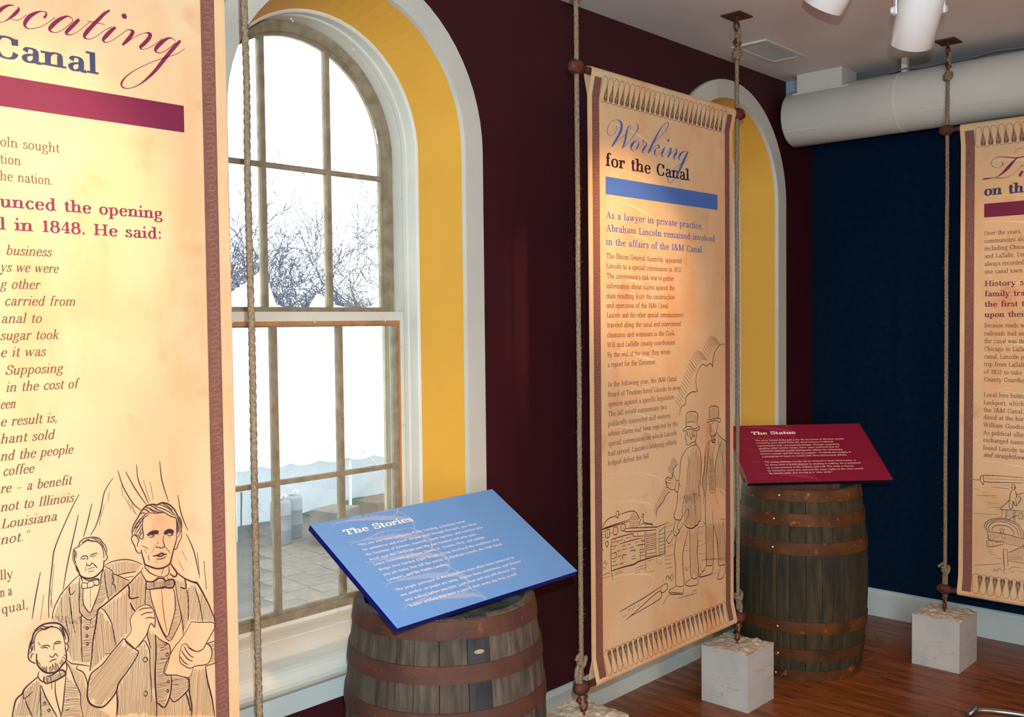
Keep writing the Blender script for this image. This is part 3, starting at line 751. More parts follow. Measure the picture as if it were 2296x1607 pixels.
ART_MID = """m 6375,13121 6451,13199 6756,13232 7115,13177 7269,13038 7242,12814 7214,12563
m 6375,13121 6373,12774 6371,12607
m 6145,12488 6245,12562 6397,12619 6650,12611 6956,12486 7266,12502 7344,12580 7396,12462 7213,12379 6955,12416 6700,12495 6396,12480 6169,12444 6145,12488
l 6373,12774 6651,12807 7164,12736
m 6345,12442 6369,12301 6293,12225 6292,12141 6367,12078 6391,11909 6517,11827
m 7187,12367 7159,12115 7055,11956
m 6446,12433 6470,12292 6520,12175
m 6597,12420 6748,12042 6851,12257
m 6852,12397 6953,12135 7057,12238
m 6750,12406 6851,12201
m 7006,12355 7030,12128
m 7030,12015 7106,11838
m 6517,11841 6747,11902 7055,11928 7131,11793 6848,11793 6440,11709
m 6440,11709 6238,11563 6037,11390 5935,11124 5883,10715 5806,10448
m 7131,11793 7416,11552 7493,11231 7543,10941 7487,10378 7354,9968 7377,9537
l 6439,11458 6589,11190 6459,10785 6431,10369 6327,9963 6172,9426
l 5729,9988 5676,9498
l 6694,11627 6795,11504
l 6937,9768 7037,9302
l 5825,9615 6224,9726
m 5609,10459 5464,10683 5368,10805 5342,10644 5197,10607 5052,10680 4860,10622 4836,10530 4955,10474 4859,10432 4954,10365 4882,10307 5049,10244 5241,10136 5484,10117 5558,10204 5609,10459
m 5609,10459 5806,10420 5729,9988 5533,10070 5558,10204
m 5805,10337 5953,10152
m 5004,10577 5196,10525
m 5002,10441 5195,10416
m 6886,9775 6988,9676 7144,9740
m 8168,13227 8222,13309 8546,13338 8874,13263 8956,13141 8954,12792
m 8168,13227 8165,12797
m 8031,12750 8165,12768 8435,12775 8761,12793 9092,12737 9119,12647 8980,12586 8761,12691 8326,12698 8111,12658 8015,12694 8031,12750
m 8154,12640 8217,12390 8243,12244 8269,12098 8403,12042 8594,12068 8758,12169 8814,12309 8925,12532
m 8191,12565 8298,12570
m 8406,12576 8515,12610
m 8352,12551 8297,12383 8378,12362
m 8297,12254 8432,12256
m 8785,12166 8539,11986 8376,11944 8322,12064
m 8785,12079 8538,11870
m 8788,12573 8842,12423
h 8348,11860 8647,11860 8592,11749 8402,11797 8348,11860
m 8349,11917 8052,11745 7891,11503 7809,11197 7779,10685 7618,10219 7590,10022 7720,9719 7691,9187
m 8159,11792 8103,11309 8048,11027 7964,10462 7907,9751 7852,9471
m 8813,12135 9198,11866 9477,11751 9561,11655
m 9198,11807 9086,11584 8863,11286 8641,10671 8638,10235 8691,9821
l 8865,11664 9058,11587
l 9113,11435 9250,11040 9359,10440 9498,10187
l 8210,11240 8343,10994 8646,11715
l 8101,10992 8149,10007 8201,9712 8362,9574 8635,9624 8663,9795 8586,10677
l 7986,9597 7876,9160
l 8634,9537 8851,9019
l 9020,9602 9465,9276
l 8374,11569 8398,11133
l 8212,11556 8264,11205
l 8154,10871 8315,10824
l 8152,10583 8341,10532
l 8178,10292 8339,10243
l 8203,10000 8337,9954
m 5720,10028 5623,9351 5437,9103 5466,8961 5588,8856 5990,8810 6055,9218 6216,9787
m 5557,8843 5401,8455 5430,8277 5552,8188 5862,8327 5677,8478 5803,8770
m 6432,9179 5803,8701
m 5493,8543 4945,8188 4885,8130 5093,7940 5430,8209
m 6557,8862 5862,8414
m 6432,9179 6558,9073 6557,8862
m 5523,8434 5614,8281
h 6207,8567 6426,8391 6808,8294 7002,8334 7262,8398 7295,8500 7492,8487
l 6916,9867 7040,9143 7067,8359
l 7467,9793 7492,8505
m 5925,8438 5644,8207 5518,7814 5455,7514 5542,6944 5537,6253 5597,6084
m 6489,8311 6360,7982 6105,7466 6070,7018 6129,6482 6157,6021 5844,6015 5566,6108
m 6584,8295 6612,7622 6640,7087 6730,6221 7247,6154 7283,6611 7189,7164 7225,7692 7262,8327
m 5535,6079 5108,6030 5047,5940 5288,5803 5718,5728 6091,5649 6124,5922
m 6730,6186 6315,6094 6282,5995 6536,5890 6856,5841 7213,5839 7247,6082
m 5077,5951 5533,5820 6091,5684
m 7797,9749 7855,8411 7689,8402
m 7855,8375 7884,7579 7911,6563 8011,6490 8451,6497 8490,7474 8461,8280 8396,8798
m 8460,8207 8798,7421 8865,7042 8896,6376 9139,6293 9490,6337 9424,7313 9324,8254
m 7911,6509 7577,6267 7313,6140 7841,6071 8380,6109 8450,6461
m 9069,6269 8859,5795 8858,5721 9206,5688 9453,5973 9384,6283
m 9080,8328 9499,8263
l 7312,6069 8860,6015
l 5046,5854 4804,5683 4564,5531
l 5716,5555 6406,5511 7177,5453
l 7514,6782 7478,6359 7910,6310
l 7514,6782 7846,6774 9491,6504
l 7256,7437 7850,7476
l 6104,7431 6546,7422
l 6232,7758 6422,7760
l 6232,7653 6453,7650
l 7294,8251 7788,8242
l 7292,8001 7588,7988
l 7319,7105 7582,7092
l 7322,7640 7651,7619
l 6725,5549 7048,5623 7113,5520
l 6161,6651 6288,6731 6350,6579 6541,6718
l 4812,6572 4992,6638 5051,6489 5295,6647 5355,6497
l 4759,7470 5424,7451
l 4770,8728 4789,7464
l 4758,7333 5179,7289
l 4757,7163 5238,7106
l 4815,6981 5297,6922
l 4829,8651 5373,8700
l 4887,8437 5310,8435
l 4822,7833 5427,7830
m 1675,5899 3232,6085 4501,6308
m 4501,6308 4888,6339 4935,6107 4498,6032 4501,6308
m 2105,5484 2505,5604 4165,6103 4499,6060 4497,5867 4162,5774 3228,5655 2327,5565
m 2241,5823 2419,5890
m 2507,5790 2732,5927
m 2866,5843 3003,5920
l 5135,6624 5231,6381 5431,6565
l 4550,6464 4696,6545
l 4840,6460 4939,6662 5134,6456
l 1888,5640 2151,5685
m 590,9272 977,9588 1492,9632
m 1682,9642 2621,9665 2983,9335 2949,9300
m 2621,9665 2355,9354
m 604,9241 1097,9265 2371,9293
m 590,9272 1097,9303 2355,9354
m 574,9256 612,8589 687,8444
m 1510,9774 1523,9599 1602,9548 1666,9635 1652,9790 1510,9793
l 2421,9344 2932,9264
l 2420,9266 2931,9185
l 2419,9197 2914,9119
l 2418,9129 2913,9040
l 2418,9071 2896,8984
l 2503,9389 2866,9333
l 2569,9448 2767,9417
l 2404,9327 2401,9034
l 2932,9303 2912,8951
l 2669,9560 2899,9308
l 2669,9560 2437,9360
l 634,9152 818,9159
l 633,9058 816,9055
l 631,8945 815,8942
l 630,8832 814,8828
l 644,8716 812,8715
l 1094,9018 1313,9020
m 833,9185 1080,9173 1062,8900 846,8927 833,9185
m 956,9174 954,8918
m 1330,9208 1582,9196 1579,8937 1343,8958 1330,9208
m 1455,9111 1470,9032
m 1821,9244 2062,9225 2060,9012 1835,9020 1821,9244
m 1948,9137 1964,9067
m 844,8757 982,8742 980,8572 857,8584 844,8757
m 2092,9046 2565,8998 4139,8782 4262,8772 5075,8826
m 2092,9046 2091,8929 3398,8753 4138,8671
m 3185,9422 3252,9442 3303,9404 3285,9318 3201,9321 3185,9422
m 3133,9272 3065,9183 2997,9095 3097,9000
m 3301,9246 3267,9172 3334,9082 3897,8932 3879,8824
m 3097,9079 3880,8915
m 3468,8980 3468,8891
m 1199,8657 1216,8769 1436,8779 1913,8794 2562,8773 2578,8712 2693,8643 3362,8560
m 1199,8657 1165,8396 1186,7551
m 3415,8750 3378,8398 3422,7632
m 3500,8696 3472,7603
m 4139,8752 4147,7639
m 4367,8715 4340,7644
h 1202,7577 2028,7581 2616,7556 2882,7604 3421,7613 4766,7597
h 4775,8730 4766,7597
m 3499,8567 4120,8533
m 3497,8417 4118,8392
m 3496,8258 4117,8231
m 3494,8108 4115,8069
m 3493,7959 4114,7918
m 3491,7809 4113,7767
m 3490,7680 4112,7656
m 3498,8497 4119,8473
m 3496,8338 4118,8311
m 3495,8178 4116,8150
m 3493,8029 4115,7999
m 4382,8428 4755,8427
m 4380,8266 4753,8264
m 4379,8125 4752,8121
m 4378,7983 4751,7978
m 4377,7820 4750,7835
m 4375,7699 4749,7692
m 4383,8550 4757,8692
m 1213,8502 1559,8499
m 1702,8522 2659,8521 3092,8506
m 1556,8268 1811,8261
m 1907,8263 2132,8252
m 1241,8229 1493,8232 1490,8030
m 1239,8029 1522,8024
m 1585,8051 1808,8049
m 1903,7896 1904,8041 2163,8032
m 2392,8118 2688,8113 2687,8025
m 2360,8240 2656,8247
m 1204,7758 1582,7744
m 1876,8394 2134,8397
m 2231,8400 2443,8392
m 2724,8392 2990,8405
m 2137,8669 2463,8653
m 1215,8655 1943,8644
m 1436,8779 1435,8693
m 1592,8647 1591,8551
m 1896,8788 1895,8691
m 2040,8647 2055,8547
m 2893,8757 2892,8639
m 3055,8137 3050,7662
m 2822,8257 3089,8249 3393,8216
m 3020,8064 3357,8043
m 3019,7945 3356,7924
m 3018,7826 3389,7778
m 3159,8554 3158,8376 3360,8361
m 3190,8232 3188,8073
m 3256,8041 3238,7925
m 3153,7940 3152,7802
m 3260,8478 3259,8379
m 2486,7787 2751,7777
m 1677,7745 1966,7738
m 1432,8482 1431,8387
m 1274,8396 1368,8388
m 1269,7918 1457,7902
m 2553,7873 2718,7881
l 3557,7507 3971,7510
l 2713,7390 3385,7400
l 2746,7285 3384,7280
l 1421,7467 1834,7463
l 1420,7390 1962,7380
l 3421,7613 3385,7420 3452,7307 3383,7201 3484,7081
l 4181,7613 4213,7262
l 3621,7054 4002,7050
l 1202,7548 1232,7389 1261,7230
l 584,7509 860,7539 1108,7528
l 583,7405 1107,7395
l 4321,7546 4569,7541
l 4319,7242 4531,7243
l 2678,7200 3045,7167
l 652,8053 711,7929 805,8044 864,7861 958,7977
l 680,7859 771,7747 864,7824
m 9475,15988 9132,15972 8811,15811 8582,15578 8490,15293 8471,15030 8399,15105 8220,15184 7953,15075 7689,15180 7426,15050 7208,14777 7076,14376
m 7163,14423 7161,14188 7264,14065 7074,14029 6818,14045 6478,13926 6351,13772 6350,13564 6099,13512 5932,13340 5890,13159
m 5751,11151 5464,11000 5381,10827 5299,10654
m 5173,10055 4892,9980 4691,9758 4414,9595 4218,9489 4176,9159
l 9132,15899 8677,16295
l 9031,15931 8568,16326
l 8930,15948 8469,16342
l 8830,15955 8361,16348
l 8729,15943 8263,16336
l 8629,15912 8156,16305
l 8530,15857 8057,16249
l 8430,15783 7960,16176
l 8331,15686 7853,16078
l 8232,15570 7756,15963
l 8133,15439 7650,15833
l 8034,15310 7553,15704
l 7937,15337 7448,15731
l 7840,15355 7353,15747
l 7743,15363 7258,15755
l 7647,15357 7154,15749
l 7550,15323 7060,15714
l 7454,15270 6957,15661
l 7358,15198 6862,15590
l 7262,15103 6760,15495
l 7167,14990 6666,15382
l 7080,14863 6572,15256
l 7081,15035 6657,15378
l 6994,14913 6572,15251
l 6908,14786 6487,15129
l 6822,14660 6402,15003
l 6736,14538 6318,14883
l 6650,14412 6233,14757
l 6565,14287 6149,14632
l 6480,14167 6065,14513
l 6395,14042 5982,14388
l 6311,13918 5898,14265
l 6226,13799 5815,14146
l 6142,13675 5732,14023
l 6058,13552 5650,13900
l 5974,13429 5567,13777
l 5710,11201 5386,11466
l 5661,11152 5337,11417
l 5611,11102 5288,11367
l 5570,11052 5247,11317
l 5521,11003 5199,11268
l 5479,10948 5158,11213
l 5430,10899 5109,11164
l 5389,10849 5069,11115
l 5340,10800 5020,11066
l 5299,10746 4980,11012
l 5052,10048 4735,10318
l 4971,9978 4656,10247
l 4891,9907 4584,10175
l 4811,9837 4513,10104
l 4731,9766 4441,10032
l 4651,9696 4370,9961
l 4571,9622 4299,9886
l 4492,9552 4229,9815
l 4413,9483 4158,9745
l 4334,9414 4088,9674
l 4256,9345 4017,9604
l 4177,9271 3947,9529"""
HATCH_MID = """86,73,0 6540,11419 6745,11621 7157,11777 7493,11231 7543,10941 7403,9534 6934,9316 6222,9419 6456,10366
86,54,0 8349,11917 7891,11503 7590,10079 7772,9482 8045,10596 8159,11734
82,73,0 8812,12077 9477,11751 9466,9542 9020,9602 8691,9821 8641,10671 8863,11286
-4,38,0 8156,11217 8343,10994 8534,11118 8635,9653 8201,9712
86,82,0 6400,13105 6756,13204 7243,13040 7190,12748 6398,12799
86,87,0 8179,13226 8546,13315 8939,13142 8926,12794 8176,12796
86,61,0 7889,8370 8461,8280 8485,6491 7924,6524
82,64,0 8494,8201 9324,8254 9455,6344 8931,6369
86,92,0 6584,8295 7262,8327 7280,6147 6730,6221
86,71,0 6247,9783 6916,9867 7467,9793 7492,8505 6808,8294 6207,8567"""
ART_RIGHT = """m 613,9209 976,9211 991,9352 1154,9456 1689,9492 2889,9510
m 1154,9456 1173,9162 1852,9180 2891,9265
m 992,9213 1125,8982 1156,9160
l 1172,9301 2890,9391
l 715,8746 979,8750
l 1532,8922 2045,8925 2299,8919
l 816,8441 1308,8480 1760,8531
l 1503,8415 1793,8438
l 1344,7926 1893,7976
l 690,7565 1799,7619
l 1375,8139 1859,8180
l 1236,9429 1431,9432
l 1528,9476 1593,9396
l 740,5034 1299,5143 2009,5311
l 1046,8624 1274,8632
l 1948,9070 2298,9073
m 2392,9083 2455,9141 2534,9098 2550,8980 2488,8922 2409,8948 2392,9083
m 2361,8994 2597,9019
m 2425,8898 2332,8665 2303,8387 2208,8342
m 2535,8910 2616,8629 2554,8485
m 2303,8387 2306,8010 2432,8025 2461,8371 2525,8174 2604,8200 2570,8453
m 2616,8663 2709,8708 2911,8798
m 2647,8598 2804,8548 2743,8370 2589,8113
m 2303,8353 2114,8176 1956,8001 1941,7896 2496,7930 2933,7917
m 1989,7902 1960,7518
m 2148,7921 2136,7472
m 2212,7912 2183,7478
m 2511,7932 2500,7417
m 2543,7936 2547,7389
m 2231,7416 2498,7622 2686,7715
l 2244,7830 2496,7845
l 2229,7725 2497,7742
l 2214,7620 2498,7639
l 2559,7835 2903,7845
l 2716,7787 2718,7548 2874,7568 2872,7807 2716,7787
l 2794,7797 2796,7558
m 1320,6772 1205,6931 1220,7108 1381,7304 1704,7433 2056,7479 2437,7408 2752,7211 2910,6925 2928,6621
m 1369,6779 1270,6940 1301,7084 1447,7243 1737,7368 2057,7410 2406,7336 2706,7136 2866,6629
m 1450,6790 1384,6921 1448,7104 1673,7273 1993,7315 2312,7254 2597,7087 2725,6728
m 1563,6806 1546,6943 1706,7086 1995,7143 2281,7113 2472,6933 2505,6766
l 1980,7037 2012,6945 2108,6958 2035,6879 2061,6789 1981,6830 1902,6767 1926,6864 1862,6924 1948,6936 1980,7037
m 1320,6755 1934,6754 2505,6697 2944,6606
m 1320,6755 1370,6535 1420,6368 1969,6378
m 1966,6741 2000,6417
m 2094,6707 2128,6436
m 2129,6298 2947,6248
m 1307,6316 1325,6004
m 1307,6316 1550,6334
m 1372,6291 1390,6014
m 1325,6004 1649,6088 2065,6254
h 1648,6296 2128,6367
h 2884,6375 2947,6214
l 1354,6568 1645,6696
l 1371,6500 1806,6719
l 1388,6398 1934,6685
l 1550,6404 1935,6598
l 2190,6652 2946,6351
l 2127,6574 2791,6327
l 2127,6470 2571,6329
l 2348,6674 2945,6453
l 2506,6663 2945,6521
l 1550,6352 1569,6041
m 2051,6010 2071,5528 2106,5084
m 2226,6002 2264,5214
m 2051,6010 2226,6002
m 2259,5869 2636,6099 2885,6239
m 2262,5490 2953,5464
l 1561,4889 1657,5010 1787,4927 1882,5082 2011,4965
l 2266,5007 2391,5166 2580,5232 2831,5239
l 2108,4842 2075,5010 2201,5100
l 1626,4830 1722,4951 1819,4863
l 2330,4949 2582,5026
l 1326,5900 1554,5865
l 1360,5765 1651,5792
l 1425,5670 1717,5698
l 1621,5527 2007,5553
l 2644,5070 2926,5049
l 2484,5422 2547,5364"""
HATCH_RIGHT = """12,67,0 2275,5854 2636,6064 2947,6197 2953,5498 2278,5510"""
SCRIPT_LEFT = """5111,23978,11 4997,23958,38 4874,23870,67 4768,23748,78 4729,23595,37 4814,23556,15 4918,23609,13 5043,23718,48 5151,23842,70 5206,23927,45 5181,23967,12
5041,23672,11 5164,23675,11 5271,23750,10 5363,23843,11
5723,23848,46 5770,23905,44 5781,23972,29 5690,23986,15 5562,23924,51 5433,23822,81 5341,23691,82 5320,23595,59 5390,23545,20 5516,23578,13 5663,23649,10 5812,23765,10 5964,23910,13
6359,23958,15 6265,24004,24 6151,23951,55 6017,23846,83 5884,23696,86 5845,23613,60 5917,23576,20 6029,23605,12 6182,23721,12 6338,23887,14 6359,23948,13
6503,23989,61 6414,23884,75 6296,23745,78 6208,23632,71 6235,23591,32 6350,23624,12 6506,23742,10 6665,23900,10 6765,23988,12
7220,24350,35 7087,24242,63 6944,24075,77 6802,23909,83 6660,23726,87 6609,23619,61 6676,23585,20 6794,23619,11 6934,23725,11 7097,23875,11 7261,23978,14
6677,23989,8 6804,23991,16 6961,23998,16 7097,23995,8
7342,23989,53 7238,23885,78 7114,23742,85 7041,23630,60 7100,23593,20 7232,23649,11 7418,23804,11 7607,23972,13 7691,24003,23
7502,24265,57 7533,24278,110 7585,24297,110 7616,24310,57
7691,23999,31 7763,23974,75 7708,23864,86 7601,23723,80 7495,23607,43
7495,23607,14 7685,23760,11 7898,23922,11 8069,24008,16 8186,24002,85 8151,23894,88 8020,23737,85 7933,23640,63 7995,23606,16 8146,23671,11 8343,23821,11 8498,23954,15
8830,23970,17 8742,24024,22 8608,23977,57 8452,23843,86 8329,23697,86 8316,23624,47 8424,23608,16 8579,23695,13 8783,23878,15 8840,23951,12
8965,24007,58 8826,23846,85 8666,23650,89 8485,23412,89 8305,23175,76 8128,22982,56 7932,22798,30 7740,22675,17 7572,22617,20 7460,22648,40 7462,22747,46 7580,22906,26 7792,23083,15 8049,23250,13 8310,23400,13 8620,23549,12 8889,23683,12 9073,23843,8"""
SCRIPT_MID = """1682,24406,18 1695,24321,29 1650,24193,24 1518,24054,13 1330,23973,14 1173,24008,27 1117,24121,35 1167,24283,27 1335,24471,18 1538,24577,15 1713,24620,18 1874,24608,48 1990,24537,117 2019,24418,143 1973,24272,126 1839,24079,111 1676,23883,97 1500,23704,75 1377,23576,45
1377,23567,18 1674,23769,15 1969,23956,18 2223,24129,18 2418,24252,16 2570,24388,22 2607,24482,25 2557,24537,16 2466,24489,30 2375,24361,74 2313,24194,100 2266,24012,111 2190,23826,108 2114,23693,78 2048,23593,38
2048,23588,16 2263,23729,19 2505,23919,20 2749,24128,25 2934,24312,38 3058,24472,59 3074,24582,69 3014,24672,25
3007,24009,15 2869,23965,47 2716,23856,114 2618,23738,124 2638,23633,59 2743,23584,15 2896,23647,18 3035,23771,82 3114,23906,73 3099,23994,19
2958,23699,11 3112,23709,12 3299,23840,15 3440,23983,21 3409,24034,36 3488,24089,53
3409,24016,17 3612,23996,25 3643,23946,54 3516,23812,98 3390,23689,96 3359,23613,63 3436,23589,14 3609,23661,14 3784,23791,15
3735,23603,40 3831,23724,98 4024,23984,116 4250,24269,98 4512,24579,62 4775,24818,32 4974,24956,18 5106,24994,34 5156,24926,46 5038,24743,29 4772,24503,21 4444,24276,20 4168,24066,20
3735,23603,20 3958,23757,17 4215,23935,19 4393,24008,26 4506,23971,85 4441,23898,47 4263,23858,17 4214,23788,87 4181,23674,97 4261,23601,21 4439,23659,14 4668,23824,15 4899,23991,21
4899,23991,43 4799,23840,91 4683,23697,100 4683,23613,42 4797,23618,13 4996,23752,16 5231,23967,23
5093,24252,46 5127,24274,98 5167,24304,105 5194,24331,52
5231,23976,19 5331,23988,85 5314,23883,109 5195,23720,104 5095,23596,48
5095,23605,16 5330,23773,16 5601,23965,17 5737,23991,62 5736,23877,103 5582,23727,107 5547,23611,61 5649,23603,12 5836,23700,14
6530,24001,14 6321,23995,27 6113,23903,77 5957,23771,114 5921,23635,62 6041,23591,13 6249,23691,16 6459,23868,20
6600,24009,63 6459,23849,108 6283,23619,121 6074,23348,120 5866,23080,106 5728,22914,48 5557,22765,25 5354,22633,18 5186,22607,20 5104,22702,40 5189,22878,30 5425,23090,22 5765,23315,20 6109,23476,16 6388,23592,15 6669,23797,11"""
SCRIPT_RIGHT = """1867,24334,14 1895,24234,41 1832,24134,20 1704,24081,12 1557,24098,13 1428,24181,16 1380,24314,19 1426,24446,18 1554,24547,20 1737,24580,28 1956,24547,35 2228,24485,42 2498,24442,47 2802,24463,43
2380,24621,10 2424,24750,14 2548,24840,14 2672,24863,14 2799,24846,13
2516,24421,40 2409,24347,72 2266,24190,119 2105,24015,143 1925,23842,100 1743,23706,52 1561,23618,24
995,23591,32 1116,23617,72 1321,23615,48 1524,23622,24 1744,23579,27 1963,23575,24 2198,23627,16 2396,23750,14 2555,23906,14 2679,24026,18 2768,24055,59
2752,23807,97 2682,23699,116 2629,23609,90 2683,23565,27 2789,23611,12"""
SWIRL = """657,100,25 1102,152,40 1576,84,53 1975,-7,48 2318,-8,43 2698,42,35 3113,55,37 3282,163,47 3123,277,49 2845,317,53 2635,221,28
610,311,14 785,194,28 1198,155,49 1883,216,145 2379,286,221 2790,389,227 3238,502,170 3470,669,106 3405,913,56 3180,1153,17
3426,-1,17 3299,189,47 3460,449,49 3536,817,24
1892,15,11 1787,116,28 1766,216,16
2146,-8,11 1998,127,27 1951,263,15
2376,6,11 2212,137,27 2178,278,16
2566,31,11 2400,163,27 2365,304,16"""
TEXT_MID = """D 991 6710 22832 300|for the Canal
H 1009 7743 20894 165|As a lawyer in private practice,
H 1003 8699 20409 165|Abraham Lincoln remained involved
H 997 7763 19906 165|in the affairs of the I&M Canal.
B 1012 6102 19401 125|The Illinois General Assembly appointed
B 1008 6099 19032 125|Lincoln to a special commission in 1852.
B 1017 5525 18660 125|The commission's task was to gather
B 1013 5562 18283 125|information about claims against the
B 1008 5559 17909 125|state resulting from the construction
B 1004 5154 17553 125|and operation of the I&M Canal.
B 1020 6168 17189 125|Lincoln and the other special commissioners
B 1016 6017 16819 125|traveled along the canal and interviewed
B 1012 5604 16441 125|claimants and witnesses in the Cook,
B 1021 5626 16072 125|Will and LaSalle county courthouses.
B 1024 5219 15697 125|By the end of the year, they wrote
B 1033 4231 15322 125|a report for the Governor.
B 1045 5679 14578 125|In the following year, the I&M Canal
B 1041 5980 14201 125|Board of Trustees hired Lincoln to sway
B 1036 5584 13840 125|opinion against a specific legislation.
B 1046 4945 13468 125|The bill would compensate two
B 1042 5254 13098 125|politically-connected mill owners,
B 1037 5763 12720 125|whose claims had been rejected by the
B 1033 5678 12347 125|special commission on which Lincoln
B 1029 5659 11973 125|had served. Lincoln's lobbying efforts
B 1025 3737 11609 125|helped defeat the bill."""
TEXT_LEFT = """D 4622 6931 22826 300|Canal
M 4738 5995 20934 135|oln sought
M 4728 5163 20565 135|tion
M 4718 5839 20204 135|he nation.
N 4701 8410 19637 170|unced the opening
N 4688 8378 19150 170|l in 1848. He said:
J 4783 5744 18618 135|business
J 4663 5887 18257 135|ys we were
J 4653 5474 17890 135|g other
J 4721 6246 17527 135|carried from
J 4647 5496 17150 135|anal to
J 4621 5856 16783 135|sugar took
J 4611 5559 16419 135|e it was
J 4704 5928 16032 135|Supposing
J 4700 6248 15664 135|in the cost of
J 4579 4896 15305 135|een
J 4569 5778 14929 135|e result is,
J 4558 5700 14556 135|hant sold
J 4548 6102 14185 135|nd the people
J 4586 5239 13854 135|coffee
J 4529 6048 13487 135|re – a benefit
J 4517 6085 13089 135|not to Illinois
J 4523 5705 12721 135|Louisiana
J 4496 5105 12380 135|not.”
M 4475 4750 11614 135|lly
M 4465 4711 11244 135|n a
M 4482 5045 10873 135|qual,"""
TEXT_RIGHT = """D 1078 2815 22818 300|on th
M 1091 2722 20938 135|Over the years,
M 1094 2867 20573 135|communities alo
M 1106 2837 20215 135|including Chica
M 1109 2859 19852 135|and LaSalle. Un
M 1111 2833 19482 135|always recorded
M 1114 2784 19115 135|one canal town
N 1126 2850 18529 165|History s
N 1130 2911 18037 165|family tra
N 1133 2889 17543 165|the first t
N 1137 2862 17051 165|upon thei
M 1118 2897 16556 135|Because roads w
M 1121 2900 16176 135|railroads had no
M 1123 2872 15810 135|the canal was th
M 1126 2906 15438 135|Chicago to LaSa
M 1118 2878 15074 135|canal, Lincoln p
M 1120 2881 14704 135|trip from LaSall
M 1117 2810 14336 135|of 1852 to take
M 1120 2918 13977 135|County Courtho
M 1125 2893 13244 135|Local lore holds
M 1116 2896 12873 135|Lockport, which
M 1113 2899 12511 135|the I&M Canal,
M 1110 2901 12163 135|dined at the hor
M 1113 2905 11792 135|William Goodin
M 1110 2908 11423 135|As political allie
M 1112 2910 11069 135|exchanged nume
M 1104 2913 10691 135|found Lincoln to
J 1117 2974 10357 135|and straightforw"""
TEXT_BLUE = """K 837 3548 717 150|The Stories
S 942 5418 1262 62|This site was once Lockport's Public Landing, a bustling center
S 935 5770 1477 62|for commerce and travel. As you stroll through this park, you follow
S 914 5853 1693 62|the footsteps of farmers, townfolk, canal captains, and travelers who
S 902 5392 1912 62|tread over this landscape over the past hundred and sixty years.
S 892 5536 2127 62|Lewis University professor Dennis H. Cremin, Ph.D. and exhibit
S 912 6009 2363 62|design firm Cardosi Kiper Design Group developed the medallions that
S 907 5979 2585 62|you see today that tell the stories of Abraham Lincoln, the I&M Canal,
S 888 3345 2807 62|Lockport, and the Public Landing.
S 884 5905 3243 62|The people portrayed in the medallions were often times connected to
S 880 6027 3467 62|one another, as people are today. Explore these connections, and discover
S 898 5579 3683 62|who walked before you here. Look close and you will discover the
S 894 5425 3909 62|hidden artifacts that were a part of their every day lives as well."""
TEXT_RED = """K 1238 3570 775 160|The Statue
S 1277 5926 1297 66|The prime feature of the park is the life-size bronze of Abraham Lincoln.
S 1264 5267 1503 66|Created by artist David Ostro, the statue balances traditional
S 1256 5505 1720 66|representation with contemporary thought. Through researching
S 1254 5422 1924 66|countless other Lincoln statues, Ostro “grew convinced that the
S 1256 5541 2135 66|traditional approach would inadequately address the relationship
S 1246 5892 2352 66|between Lincoln and the town of Lockport.” He blends the imagery of
S 1246 5612 2565 66|a photographed figure in motion with three-dimensional still-life.
S 1258 5906 2985 66|The young Abraham Lincoln can be observed in three distinct poses as
S 1244 6064 3196 66|he moves from a seated position to standing to walking. He is positioned
S 1241 5623 3411 66|on a representation of the original canal wall. The statue is framed
S 1231 6034 3625 66|by concentric circles that represent the water ripples in the canal created
S 1238 4421 3824 66|by Lincoln while also serving as a “story circle.”"""

# ================================================================== the room
CZ = 3.045
WIN = (-3.395, -.962); ZS = 2.35
def arch_pts(cx, r, zs, n=28):
    return [(cx-r*cos(pi*k/n), zs+r*sin(pi*k/n)) for k in range(n+1)]
def struct(o): o['kind'] = 'structure'; return o
def wall_arched(name, y0, y1, m, X0, X1):
    mb = MB()
    for y in (y0, y1):
        xs = X0
        for cx in WIN:
            r = .53; zb = .55
            mb.add([(xs, y, 0), (cx-r, y, 0), (cx-r, y, CZ), (xs, y, CZ)], [(0, 1, 2, 3)])
            mb.add([(cx-r, y, 0), (cx+r, y, 0), (cx+r, y, zb), (cx-r, y, zb)], [(0, 1, 2, 3)])
            A = arch_pts(cx, r, ZS)
            for a, b in zip(A, A[1:]): mb.add([(a[0], y, a[1]), (b[0], y, b[1]), (b[0], y, CZ), (a[0], y, CZ)], [(0, 1, 2, 3)])
            xs = cx+r
        mb.add([(xs, y, 0), (X1, y, 0), (X1, y, CZ), (xs, y, CZ)], [(0, 1, 2, 3)])
    for cx in WIN:
        r = .53; zb = .55; A = [(cx-r, zb)]+arch_pts(cx, r, ZS)+[(cx+r, zb)]
        for a, b in zip(A, A[1:]+A[:1]): mb.add([(a[0], y0, a[1]), (b[0], y0, b[1]), (b[0], y1, b[1]), (a[0], y1, a[1])], [(0, 1, 2, 3)])
    mb.add([(X0, y0, 0), (X0, y1, 0), (X0, y1, CZ), (X0, y0, CZ)], [(0, 1, 2, 3)])
    mb.add([(X1, y0, 0), (X1, y1, 0), (X1, y1, CZ), (X1, y0, CZ)], [(0, 1, 2, 3)])
    me = bpy.data.meshes.new(name); me.from_pydata(mb.v, [], mb.f); me.materials.append(MT[m])
    o = bpy.data.objects.new(name, me); COL.objects.link(o); return o
struct(wall_arched('wall_north', 0, .373, 'maroon', -8.2, 0.12))
struct(MB().box((0, -6.2, 0), (.12, 0, CZ)).build('wall_east', 'navy'))
struct(MB().box((-8.32, -6.2, 0), (-8.2, .0, CZ)).build('wall_west', 'wall'))
struct(MB().box((-8.32, -6.32, 0), (.12, -6.2, CZ)).build('wall_south', 'wall'))
